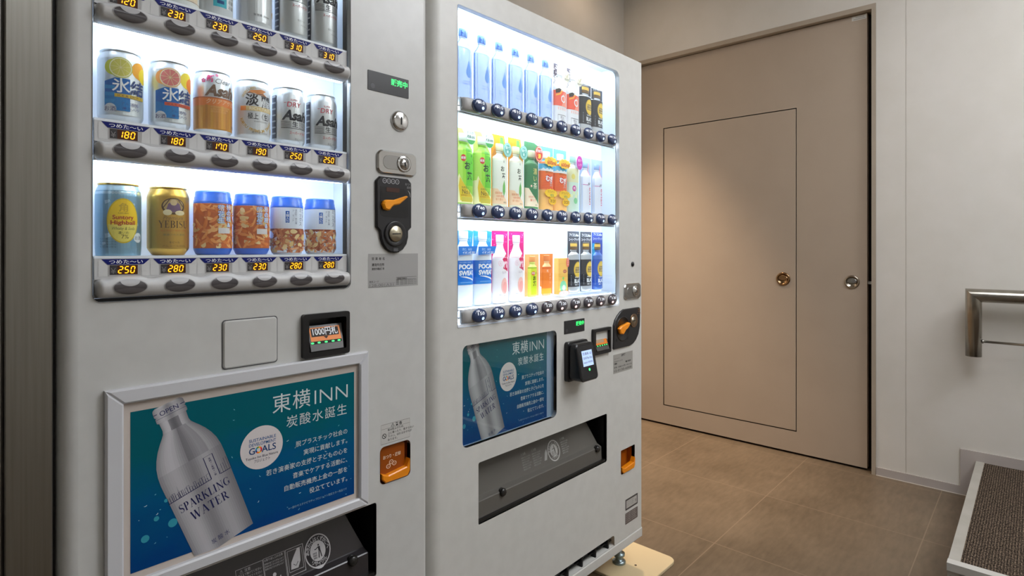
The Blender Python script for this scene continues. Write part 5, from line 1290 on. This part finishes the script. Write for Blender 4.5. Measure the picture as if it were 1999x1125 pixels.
for k, nm in ((6, 'next to the water bottles'), (7, 'next to the black bottles')):
    x = B_BTN[k] + 0.002
    t = bottle('carbonated_bottle', 'white bottle with a red band and patterned corner, ' + nm, 'bottle', 'white bottles with red bands', x, Z1, 0.186, 0.0315, M((236, 236, 240), 0.35), M((240, 240, 242), 0.35), red_art, sh=(0.66, 0.9), card=([(-0.0335, 0.002), (0.0335, 0.002), (0.0335, 0.1985), (-0.0335, 0.1985)], K(240, 238, 244)), cardart=red_card)
    pop(t, x, Z1, 0.0200, 0.1640, ell(0, 0, 0.0150, 0.0175, 20), K(244, 238, 214), lambda g: g.stroke([(-0.006, 0.004), (-0.001, -0.005), (0.007, 0.009)], 0.0022, K(150, 140, 70), 1).text('新発売', 0, -0.0135, 0.008, K(80, 74, 74), 1, 'c'), YB_ - 0.0154)
# coffee
CB = K(40, 42, 50)
def coffee_art(base, lo=0.030, hi=0.122, blue=False):
    def f(g, h, r):
        g.rect(-0.07, 0.07, lo, hi, base, 0)
        g.circ(0.0120, hi - 0.033, 0.0235, K(214, 176, 60), 1, 32, rz=0.0265).circ(0.0120, hi - 0.033, 0.0205, K(236, 200, 76), 2, 32, rz=0.0232).rect(-0.004, 0.028, hi - 0.043, hi - 0.024, K(120, 92, 50), 3)
        g.text("TULLY'S", 0.012, hi - 0.0322, 0.0088, K(244, 220, 150), 4, 'c', 0.02, w=0.031).text('COFFEE', 0.012, hi - 0.0410, 0.0080, K(244, 220, 150), 4, 'c', 0.02, w=0.028)
        g.text("BARISTA'S", 0.010, lo + 0.0290, 0.0060, INKW, 1, 'c', 0.01, w=0.030).text('BLACK', -0.0080, lo + 0.0125, 0.0175, INKW, 1, 'l', 0.035, w=0.046)
        g.text('無糖ブラック', 0.010, lo + 0.0040, 0.0060, INKW, 1, 'c', w=0.032); g.vtext('キレのある味', -0.0235, lo + 0.034, 0.0058, K(170, 176, 190), 1)
    return f
def coffee_cap(g, hn, c): g.rect(-0.05, 0.05, hn + c * 0.42, hn + c * 0.80, K(222, 180, 84), 1).rect(-0.05, 0.05, hn + 0.002, hn + c * 0.36, K(112, 84, 54), 1)
def coffee_card(big):
    def f(g):
        if big: g.text('アイスCoffee', 0.002, 0.184, 0.0120, INKW, 1, 'c', 0.02, w=0.050).text('コーヒーブラック', 0.002, 0.170, 0.0100, INKW, 1, 'c', 0.02, w=0.054)
        else: g.text('バリスタ', -0.006, 0.1545, 0.0120, INKW, 1, 'c', 0.02, w=0.036)
    return f
SIL2 = M((204, 208, 214), 0.3, 0.6)
for k, nm, dz in ((8, 'next to the white bottles', 0.0), (9, 'last of the top row', -0.003)):
    x = B_BTN[k] + 0.004
    bottle('coffee_bottle', 'dark labelled coffee bottle with gold seal, top row, ' + nm, 'bottle', 'coffee bottles in the top row', x, Z1 + 0.001, 0.160 + dz, 0.0315, SIL2, M((70, 60, 52), 0.35), coffee_art(CB), sh=(0.78, 0.9), rn=0.0160, capm=0.026, cap_marks=coffee_cap, card=([(-0.0325, 0.125), (0.0325, 0.125), (0.0325, 0.1655 + dz), (-0.0325, 0.1655 + dz)], K(62, 66, 78)), cardart=coffee_card(False))

# teas
GRN, GRN2 = M((146, 214, 44), 0.35), K(96, 196, 40)
def tea_art(g, h, r):
    g.rect(-0.08, 0.08, 0.052, 0.150, GRN2, 0).rect(-0.08, 0.0, 0.052, 0.150, K(150, 220, 50), 1).rect(-0.08, -0.012, 0.052, 0.150, K(176, 228, 84), 2)
    g.text('ITO EN', 0.004, 0.1425, 0.0062, K(40, 110, 40), 3, 'c', w=0.03)
    g.circ(-0.0095, 0.1240, 0.0090, K(206, 44, 36), 3).text('緑茶', -0.0095, 0.1210, 0.0080, INKW, 4, 'c', 0.01)
    g.vtext('お～い', 0.0235, 0.1290, 0.0090, K(16, 36, 20), 3, 0.02).text('お', 0.0050, 0.0960, 0.0230, K(14, 34, 18), 3, 'c', 0.03).text('茶', 0.0140, 0.0690, 0.0230, K(14, 34, 18), 3, 'c', 0.03)
    g.poly([(-0.08, 0.006), (0.08, 0.006), (0.08, 0.010), (0.022, 0.030), (0.0, 0.046), (-0.016, 0.068), (-0.024, 0.082), (-0.030, 0.070), (-0.08, 0.066)], K(250, 246, 190), 5)
    g.poly([(-0.020, 0.012), (0.030, 0.012), (0.030, 0.020), (0.004, 0.042), (-0.014, 0.064), (-0.021, 0.074), (-0.026, 0.05)], K(230, 200, 40), 6).rect(-0.016, 0.026, 0.009, 0.022, K(204, 188, 60), 7)
    g.text('No.1', 0.0000, 0.0300, 0.0170, K(110, 86, 30), 8, 'c', 0.01, w=0.028).text('世界売上', -0.004, 0.044, 0.0060, K(90, 80, 30), 8, 'c').text('緑茶飲料ブランド', 0.004, 0.0240, 0.0055, K(180, 120, 30), 8, 'c')
def tag_green(g): g.poly([(0.0165 * math.cos(math.radians(a)), 0.0205 * math.sin(math.radians(a))) for a in range(205, 336, 10)], K(70, 170, 84), 1).text('すっきり', 0, 0.0070, 0.0085, K(70, 110, 90), 2, 'c').text('新茶100%', 0, -0.0035, 0.0085, K(50, 96, 80), 2, 'c', 0.02, w=0.027)
for k, nm in ((0, 'cut by the window edge'), (1, 'second of the middle row')):
    x = B_BTN[k] + 0.003
    t = bottle('tea_bottle', 'bright green tea bottle with a round white tag, ' + nm, 'bottle', 'bright green tea bottles', x, Z2, 0.190, 0.0325, GRN, M((232, 240, 226), 0.35), tea_art, sh=(0.74, 0.9), rn=0.0145, capm=0.022, card=([(-0.032, 0.002), (0.032, 0.002), (0.032, 0.150), (-0.004, 0.203), (-0.032, 0.203)], K(206, 232, 110)))
    pop(t, x, Z2, 0.0145, 0.1815, ell(0, 0, 0.0170, 0.0215, 26), K(226, 240, 232), tag_green, YB_ - 0.0158)
def tea2_art(g, h, r):
    g.rect(-0.08, 0.08, 0.012, 0.142, K(236, 238, 226), 0)
    g.vtext('お', 0.0085, 0.1270, 0.0075, K(40, 60, 40), 2).text('お', 0.0030, 0.1030, 0.0165, K(24, 44, 28), 2, 'c', 0.024).text('茶', 0.0075, 0.0840, 0.0160, K(24, 44, 28), 2, 'c', 0.024)
    g.poly([(0.0085, 0.032), (0.0155, 0.046), (0.0150, 0.062), (0.0100, 0.078), (0.0035, 0.062), (0.0025, 0.046)], K(120, 192, 96), 2).stroke([(0.0085, 0.032), (0.0090, 0.055), (0.0100, 0.078)], 0.001, K(70, 150, 70), 3)
    g.poly([(-0.08, 0.010), (0.08, 0.010), (0.030, 0.016), (0.004, 0.034), (-0.016, 0.052), (-0.08, 0.056)], K(250, 214, 178), 4)
    g.text('国産茶葉', -0.012, 0.038, 0.0070, K(226, 120, 60), 5, 'c').text('100%使用', -0.006, 0.029, 0.0075, K(226, 110, 60), 5, 'c').text('香り豊か', -0.010, 0.020, 0.0070, K(226, 130, 70), 5, 'c').text('600ml', 0.014, 0.013, 0.0065, K(90, 100, 80), 5, 'c')
def tag_teal(g):
    g.ring(0, 0, 0.011, 0.0165, K(150, 206, 196), 1, k=1.2).text('香り', 0, 0.002, 0.0095, K(232, 246, 242), 2, 'c', 0.01).text('新', 0, -0.0095, 0.0095, K(232, 246, 242), 2, 'c', 0.01)
def fold_card(g): g.poly([(-0.010, 0.142), (0.010, 0.142), (0.020, 0.202), (0.004, 0.202)], K(240, 182, 40), 1).poly([(0.002, 0.166), (0.024, 0.160), (0.014, 0.1995), (0.002, 0.1995)], K(110, 176, 84), 2).poly([(-0.030, 0.145), (-0.006, 0.145), (-0.018, 0.168)], K(206, 132, 30), 2)
for k, nm in ((2, 'next to the bright green ones'), (3, 'next to the dark green one')):
    x = B_BTN[k] + 0.0025
    t = bottle('tea_bottle', 'white labelled tea bottle on an orange card, ' + nm, 'bottle', 'white labelled tea bottles', x, Z2 + 0.001, 0.180, 0.0290, M((240, 236, 214), 0.35), M((236, 226, 180), 0.35), tea2_art, sh=(0.76, 0.9), rn=0.0135, card=([(-0.0325, 0.004), (0.0315, 0.004), (0.0315, 0.150), (0.0200, 0.2045), (-0.0325, 0.2045)], K(236, 158, 16)), cardart=fold_card)
    pop(t, x, Z2, 0.0195, 0.1650, ell(0, 0, 0.0170, 0.0205, 26), K(92, 172, 160), tag_teal, YB_ - 0.0150)
def dark_art(g, h, r):
    g.rect(-0.08, 0.08, 0.012, 0.138, K(44, 120, 74), 0)
    go = K(206, 196, 120)
    for i, ch in enumerate('濃い茶'): g.text(ch, 0.0060, 0.1080 - 0.0215 * i, 0.0200, go if i < 2 else K(226, 230, 206), 1, 'c', 0.01)
    g.circ(-0.0110, 0.071, 0.0035, K(240, 200, 180), 1)
    g.poly([(-0.08, 0.010), (0.08, 0.010), (0.030, 0.016), (0.020, 0.022), (-0.006, 0.046), (-0.022, 0.064), (-0.08, 0.068)], K(250, 232, 206), 2)
    g.text('体脂肪を', -0.010, 0.036, 0.0068, K(222, 120, 70), 3, 'c').text('減らす', -0.004, 0.026, 0.0085, K(226, 110, 70), 3, 'c', 0.01).text('600ml', 0.012, 0.0135, 0.0060, K(90, 100, 80), 3, 'c')
x = B_BTN[4] + 0.003
t = bottle('tea_bottle', 'dark green tea bottle with gold writing and a round red tag', 'bottle', None, x, Z2 + 0.001, 0.178, 0.0300, M((70, 140, 84), 0.35), M((206, 206, 170), 0.35), dark_art, sh=(0.76, 0.9), rn=0.0140, card=([(-0.0320, 0.004), (0.0320, 0.004), (0.0320, 0.195), (0.012, 0.203), (-0.0320, 0.203)], K(64, 128, 82)))
pop(t, x, Z2, 0.0185, 0.1690, ell(0, 0, 0.0185, 0.0240, 26), K(214, 62, 48), lambda g: g.ring(0, 0, 0.015, 0.0172, K(246, 190, 170), 1, k=1.28).text('機能性', 0, 0.006, 0.0095, INKW, 1, 'c', 0.01).text('濃', 0.001, -0.0115, 0.0150, K(250, 206, 70), 1, 'c', 0.02), YB_ - 0.0158)
# barley tea
def mugi_art(g, h, r):
    g.rect(-0.08, 0.08, 0.004, 0.066, K(250, 190, 110), 0).rect(-0.08, 0.08, 0.064, 0.128, K(236, 104, 40), 0).rect(-0.08, 0.08, 0.128, 0.160, K(90, 186, 226), 0)
    g.poly([(-0.08, 0.126)] + [(-0.034 + 0.0085 * i, 0.129 + (0.003 if i % 2 else -0.001)) for i in range(9)] + [(0.08, 0.126), (0.08, 0.1225), (-0.08, 0.1225)], INKW, 1)
    for i in range(5): g.rect(-0.034 + 0.002 * i, 0.034 - 0.003 * i, 0.070 + 0.005 * i, 0.0725 + 0.005 * i, K(222, 84, 34), 1)
    g.text('健康ミネラル', 0.002, 0.116, 0.0080, K(150, 90, 20), 3, 'c', 0.02, w=0.036)
    g.circ(-0.006, 0.1000, 0.0115, K(206, 44, 36), 2).circ(0.012, 0.0990, 0.0110, K(206, 44, 36), 2).text('む', -0.0062, 0.0930, 0.0190, INKW, 4, 'c', 0.04).text('ぎ', 0.0120, 0.0925, 0.0180, INKW, 4, 'c', 0.04).text('茶', 0.0100, 0.0775, 0.0140, K(190, 190, 190), 3, 'c', 0.03)
def burst(w_, h_, n): return [((w_ * (1 if i % 2 else 0.86)) * math.cos(2 * PI * i / n), (h_ * (1 if i % 2 else 0.80)) * math.sin(2 * PI * i / n)) for i in range(n)]
for k, nm in ((5, 'next to the dark green bottle'), (6, 'next to the pale bottle with magenta tag')):
    x = B_BTN[k] + 0.0045
    t = bottle('barley_tea_bottle', 'orange barley tea bottle with yellow bursts, ' + nm, 'bottle', 'orange barley tea bottles', x, Z2 + 0.001, 0.184, 0.0325, M((228, 120, 50), 0.35), M((232, 238, 246), 0.35), mugi_art, sh=(0.80, 0.9), rn=0.0150, card=([(-0.0325, 0.004), (0.0325, 0.004), (0.0325, 0.198), (-0.0325, 0.198)], K(104, 190, 230)))
    pop(t, x, Z2, 0.0055, 0.1530, burst(0.033, 0.0165, 22), K(250, 206, 60), lambda g: g.text('うれしい', -0.004, 0.0050, 0.0080, K(150, 90, 20), 1, 'c').text('600ml', 0.002, -0.0085, 0.0165, K(206, 84, 40), 1, 'c', 0.03, w=0.042), YB_ - 0.0162)
    pop(t, x, Z2, 0.0055, 0.0560, burst(0.032, 0.0145, 26), K(250, 204, 30), lambda g: g.text('カフェイン', 0, 0.0020, 0.0085, K(150, 90, 20), 1, 'c', 0.01, w=0.034).text('ゼロ', 0.004, -0.0095, 0.0090, K(70, 150, 90), 1, 'c', 0.02), YB_ - 0.0162)
    pop(t, x, Z2, 0.0120, 0.0320, burst(0.0200, 0.0120, 16), K(250, 196, 30), lambda g: g.text('ココ！', 0, -0.0035, 0.0110, K(110, 70, 30), 1, 'c', 0.03, w=0.026), YB_ - 0.0164)
# pale flavoured water
def pale_art(g, h, r):
    g.rect(-0.08, 0.08, 0.012, 0.150, K(206, 228, 214), 0).rect(-0.08, 0.08, 0.100, 0.150, K(222, 222, 180), 1).circ(-0.005, 0.080, 0.0095, K(206, 60, 160), 2).text('桃', -0.005, 0.0765, 0.0095, INKW, 3, 'c', 0.02).circ(0.002, 0.040, 0.010, K(130, 206, 150), 2).circ(-0.010, 0.118, 0.009, K(222, 208, 110), 2)
    for i in range(4): g.circ(-0.018 + 0.011 * i, 0.055 + 0.010 * (i % 2), 0.006, K(226, 236, 190), 2)
x = B_BTN[7] + 0.003
t = bottle('flavoured_water_bottle', 'pale green and yellow water bottle with a magenta tag and pink spot', 'bottle', None, x, Z2 + 0.001, 0.186, 0.0300, M((206, 228, 220), 0.3), M((150, 206, 186), 0.35), pale_art, sh=(0.78, 0.9), rn=0.0140, card=([(-0.0320, 0.004), (0.0320, 0.004), (0.0320, 0.200), (-0.0320, 0.200)], K(214, 232, 226)))
pop(t, x, Z2, 0.0190, 0.1660, ell(0, 0, 0.0155, 0.0230, 24), K(196, 54, 160), lambda g: g.text('果汁', 0, 0.0035, 0.0100, K(246, 200, 236), 1, 'c', 0.01).text('入り', 0, -0.0100, 0.0100, K(246, 200, 236), 1, 'c', 0.01), YB_ - 0.0154)
def evi_art(g, h, r):
    g.poly(ell(0.0220, 0.146, 0.0100, 0.0260, 24), K(240, 150, 170), 1)
    g.rect(-0.034, 0.004, 0.0945, 0.0965, K(206, 120, 190), 1).stroke([(0.002, 0.094), (0.006, 0.103), (0.010, 0.096), (0.014, 0.104)], 0.0035, K(60, 70, 90), 2)
    g.text('evian', 0.0085, 0.0880, 0.0270, K(226, 100, 130), 2, 'l', 0.0, rot=-PI / 2, w=0.058)
    g.rect(-0.034, -0.026, 0.006, 0.150, K(196, 210, 240), 1)
for k, nm in ((8, 'next to the magenta tag'), (9, 'last of the middle row')):
    x = B_BTN[k] + 0.004
    bottle('water_bottle', 'white water bottle with pink sideways lettering, ' + nm, 'bottle', 'water bottles with pink lettering', x, Z2 + 0.003, 0.172, 0.0300, M((228, 232, 246), 0.3), M((150, 180, 226), 0.35), evi_art, sh=(0.70, 0.92), rn=0.0150, capm=0.020, card=([(-0.0325, 0.002), (0.0325, 0.002), (0.0325, 0.187), (-0.0325, 0.187)], K(170, 192, 234)))
# sports drink
def poca_art(g, h, r):
    g.rect(-0.09, 0.09, 0.058, 0.122, K(22, 112, 206), 0)
    g.text('POCARI', -0.0245, 0.1000, 0.0165, INKW, 1, 'l', 0.05, w=0.066).text('SWEAT', -0.0245, 0.0835, 0.0165, INKW, 1, 'l', 0.05, w=0.062).text('ION SUPPLY DRINK', -0.022, 0.1155, 0.0042, K(190, 214, 240), 1, 'l', w=0.042)
    g.poly([(-0.026, 0.0805), (0.0, 0.0800), (0.034, 0.0720), (0.036, 0.0660), (0.018, 0.0720), (-0.004, 0.0770)], INKW, 1).poly([(-0.034, 0.058), (0.034, 0.058), (0.034, 0.063), (0.010, 0.068), (-0.034, 0.0665)], K(40, 130, 214), 1)
    g.rect(-0.02, 0.03, 0.064, 0.0648, K(180, 210, 240), 2)
for k, nm in ((0, 'cut by the window edge'), (1, 'next to the pink peach bottles')):
    x = B_BTN[k] + 0.003 + 0.002 * k
    t = bottle('sports_drink_bottle', 'white bottle with blue label and ribbon sign, ' + nm, 'bottle', 'blue labelled sports drinks', x, Z3 + 0.001, 0.200, 0.0335, M((234, 240, 248), 0.35), M((236, 240, 246), 0.35), poca_art, sh=(0.70, 0.88), rn=0.0145, waist=0.03, card=([(-0.034, 0.140), (0.030, 0.140), (0.036, 0.200), (0.020, 0.2025), (-0.020, 0.2005), (-0.034, 0.2025)], K(36, 142, 222)), cardart=lambda g: g.text('新', -0.025, 0.176, 0.014, K(130, 200, 240), 1, 'c').text('冷', 0.024, 0.172, 0.014, K(130, 200, 240), 1, 'c'))
    pop(t, x, Z3, 0.0030, 0.1475, [(-0.0330, -0.0105), (0.0280, -0.0065), (0.0350, 0.0135), (-0.0330, 0.0125)], K(14, 112, 200), lambda g: g.text('汗に、水分', -0.004, 0.0020, 0.0075, K(196, 224, 246), 1, 'c', 0.01, w=0.034).text('イオン補給！', 0.002, -0.0065, 0.0075, INKW, 1, 'c', 0.02, w=0.044), YB_ - 0.0168, 'ribbon_sign')
# peach
def peach_art(g, h, r):
    g.poly([(0.002, 0.098), (0.034, 0.086), (0.034, 0.140), (0.018, 0.136), (0.000, 0.124), (0.008, 0.110)], K(206, 20, 84), 1).text('桃', 0.0130, 0.1010, 0.0200, K(250, 226, 234), 2, 'c', 0.03)
    g.ring(-0.0075, 0.1120, 0.0065, 0.0085, K(246, 214, 222), 1).text('天', -0.0075, 0.1075, 0.0110, K(240, 190, 204), 1, 'c').rect(-0.034, 0.02, 0.128, 0.1295, K(244, 196, 210), 1)
    g.text('SUN', -0.001, 0.0830, 0.0095, K(196, 180, 190), 1, 'l').poly(ell(0.0090, 0.0480, 0.0140, 0.0230, 24), K(246, 190, 180), 1).poly(ell(0.0110, 0.0440, 0.0100, 0.0160, 24), K(242, 164, 158), 2)
    g.text('果汁', 0.012, 0.019, 0.0050, K(140, 130, 140), 1, 'c').text('500ml', -0.008, 0.022, 0.0045, K(140, 130, 140), 1, 'c')
def mag_card(g):
    rs = random.Random(8)
    for i in range(40): a = rs.choice((-1, 1)) * rs.uniform(0.018, 0.031); g.circ(a, rs.uniform(0.05, 0.2), rs.uniform(0.0008, 0.0022), K(246, 150, 206) if i % 2 else K(240, 90, 170), 1, 8)
    g.rect(-0.0335, 0.0335, 0.2005, 0.2035, K(190, 10, 90), 1)
for k, nm in ((2, 'next to the sports drinks'), (3, 'next to the small orange carton card')):
    x = B_BTN[k] + 0.004
    bottle('peach_drink_bottle', 'white peach drink bottle on a magenta card, ' + nm, 'bottle', 'peach drinks on magenta cards', x, Z3 + 0.001, 0.192, 0.0315, M((244, 238, 242), 0.35), M((240, 232, 238), 0.35), peach_art, sh=(0.64, 0.88), rn=0.0135, card=([(-0.0300, 0.012), (-0.0285, 0.012), (-0.0270, 0.050), (0.0270, 0.050), (0.0280, 0.012), (0.0300, 0.012), (0.0330, 0.06), (0.0340, 0.2035), (-0.0310, 0.2035), (-0.0335, 0.06)], K(214, 20, 120)), cardart=mag_card)
# small bottles
def small_green(g, h, r):
    g.rect(-0.06, 0.06, 0.006, 0.085, K(206, 222, 40), 0).rect(-0.06, -0.012, 0.006, 0.085, K(226, 232, 90), 1).rect(-0.06, 0.06, 0.085, 0.0885, K(150, 180, 40), 1)
    g.circ(-0.002, 0.0700, 0.0090, K(240, 120, 70), 2, rz=0.0062).text('緑茶', -0.002, 0.0675, 0.0070, INKW, 3, 'c', 0.02).vtext('お', 0.0165, 0.0680, 0.0080, K(30, 44, 20), 2, 0.02).vtext('お茶', 0.0035, 0.0500, 0.0150, K(24, 40, 18), 2, 0.03, 1.1)
def small_orange(g, h, r):
    g.rect(-0.06, 0.06, 0.006, 0.088, K(240, 130, 50), 0).rect(-0.06, 0.06, 0.006, 0.022, K(248, 178, 60), 1).rect(-0.06, 0.06, 0.082, 0.088, K(222, 96, 30), 1).vtext('みかん', 0.010, 0.060, 0.0115, K(250, 190, 150), 2, 0.01).text('新', -0.003, 0.072, 0.0090, K(252, 214, 190), 2, 'c', 0.02)
x = B_BTN[4] + 0.0065
bottle('tea_bottle', 'small yellow-green tea bottle on an orange card in the bottom row', 'bottle', None, x, Z3 + 0.010, 0.122, 0.0205, M((214, 224, 110), 0.35), M((240, 160, 90), 0.35), small_green, sh=(0.72, 0.86), rn=0.0120, capm=0.018, card=([(-0.0330, 0.002), (0.0310, 0.002), (0.0310, 0.1275), (-0.0330, 0.1275)], K(248, 186, 120)))
x = B_BTN[5] + 0.0060
bottle('juice_bottle', 'small orange juice bottle on an orange card in the bottom row', 'bottle', None, x, Z3 + 0.010, 0.124, 0.0215, M((250, 190, 130), 0.35), M((238, 130, 60), 0.35), small_orange, sh=(0.70, 0.86), rn=0.0125, capm=0.018, card=([(-0.0315, 0.030), (0.0290, 0.002), (0.0310, 0.1285), (-0.0320, 0.1285)], K(240, 136, 60)))
x = B_BTN[6] + 0.0070
t = thing('juice_carton', 'small yellow drink carton with a red outlined price slip, in the bottom row', 'carton', (x, YB_, Z3))
MB().prism(rr(x - 0.0245, x + 0.0245, Z3 + 0.010, Z3 + 0.124, 0.001), YB_ - 0.012, YB_ + 0.006, M((250, 196, 96), 0.4), 0.001).build('carton_body', t)
g = Art(); g.frame(-0.0190, 0.0200, 0.066, 0.108, 0.0008, K(236, 170, 70), 1).poly(ell(0.0080, 0.082, 0.0100, 0.0058, 18), K(206, 100, 60), 1).text('ｵﾚﾝｼﾞ', 0.008, 0.080, 0.0060, K(250, 226, 190), 2, 'c', w=0.016).circ(0.0, 0.034, 0.0170, K(140, 214, 170), 1, rz=0.019).circ(0.003, 0.030, 0.009, K(230, 244, 220), 2).circ(0.0, 0.060, 0.005, K(150, 206, 110), 1)
g.build('carton_print', t, on_face(YB_ - 0.012, x, Z3))
pop(t, x, Z3, 0.0220, 0.1100, ell(0, 0, 0.0075, 0.0150, 16), K(236, 120, 90), lambda g: g.vtext('おすすめ', 0, 0.009, 0.0060, INKW, 1), YB_ - 0.0140)
pop(t, x, Z3, 0.0030, 0.0130, ell(0, 0, 0.0270, 0.0085, 24), K(250, 240, 234), lambda g: g.ring(0, 0, 0.0235, 0.0255, K(232, 90, 80), 1, k=0.30).text('お得です', 0.0, -0.0035, 0.0090, K(232, 100, 84), 1, 'c', w=0.034), YB_ - 0.0142, 'price_slip')
# tall coffee cards in the bottom row
for k, nm in ((7, 'after the yellow carton'), (8, 'next to the blue coffee')):
    x = B_BTN[k] + 0.0075
    bottle('coffee_bottle', 'black labelled coffee bottle on a tall dark card, ' + nm, 'bottle', 'coffee bottles in the bottom row', x, Z3 + 0.010, 0.166, 0.0295, SIL2, M((70, 60, 52), 0.35), coffee_art(CB, 0.020, 0.108), sh=(0.74, 0.86), rn=0.0150, capm=0.026, cap_marks=coffee_cap, card=([(-0.0315, 0.002), (0.0315, 0.002), (0.0315, 0.2005), (-0.0315, 0.2005)], noisy('dark_card', (52, 56, 68), (70, 74, 88), 8, rough=0.4)), cardart=coffee_card(True))
x = B_BTN[9] + 0.0065
def blue_card(g):
    coffee_card(True)(g)
    rs = random.Random(2)
    for i in range(14): g.circ(rs.uniform(-0.029, -0.012), rs.uniform(0.10, 0.15), rs.uniform(0.001, 0.003), K(110, 196, 232), 1, 10)
    g.rect(-0.0315, -0.016, 0.100, 0.158, K(24, 150, 210), 0)
    g.vtext('キレのある', -0.022, 0.046, 0.0065, K(170, 196, 236), 1)
bottle('coffee_bottle', 'blue coffee bottle on a bright blue card, last of the bottom row', 'bottle', None, x, Z3 + 0.014, 0.160, 0.0275, M((70, 110, 190), 0.3, 0.3), M((70, 60, 52), 0.35), coffee_art(K(40, 84, 176), 0.012, 0.104), sh=(0.72, 0.86), rn=0.0150, capm=0.025, cap_marks=coffee_cap, card=([(-0.0315, 0.002), (0.0315, 0.002), (0.0315, 0.1955), (-0.0315, 0.1955)], K(38, 70, 168)), cardart=blue_card)
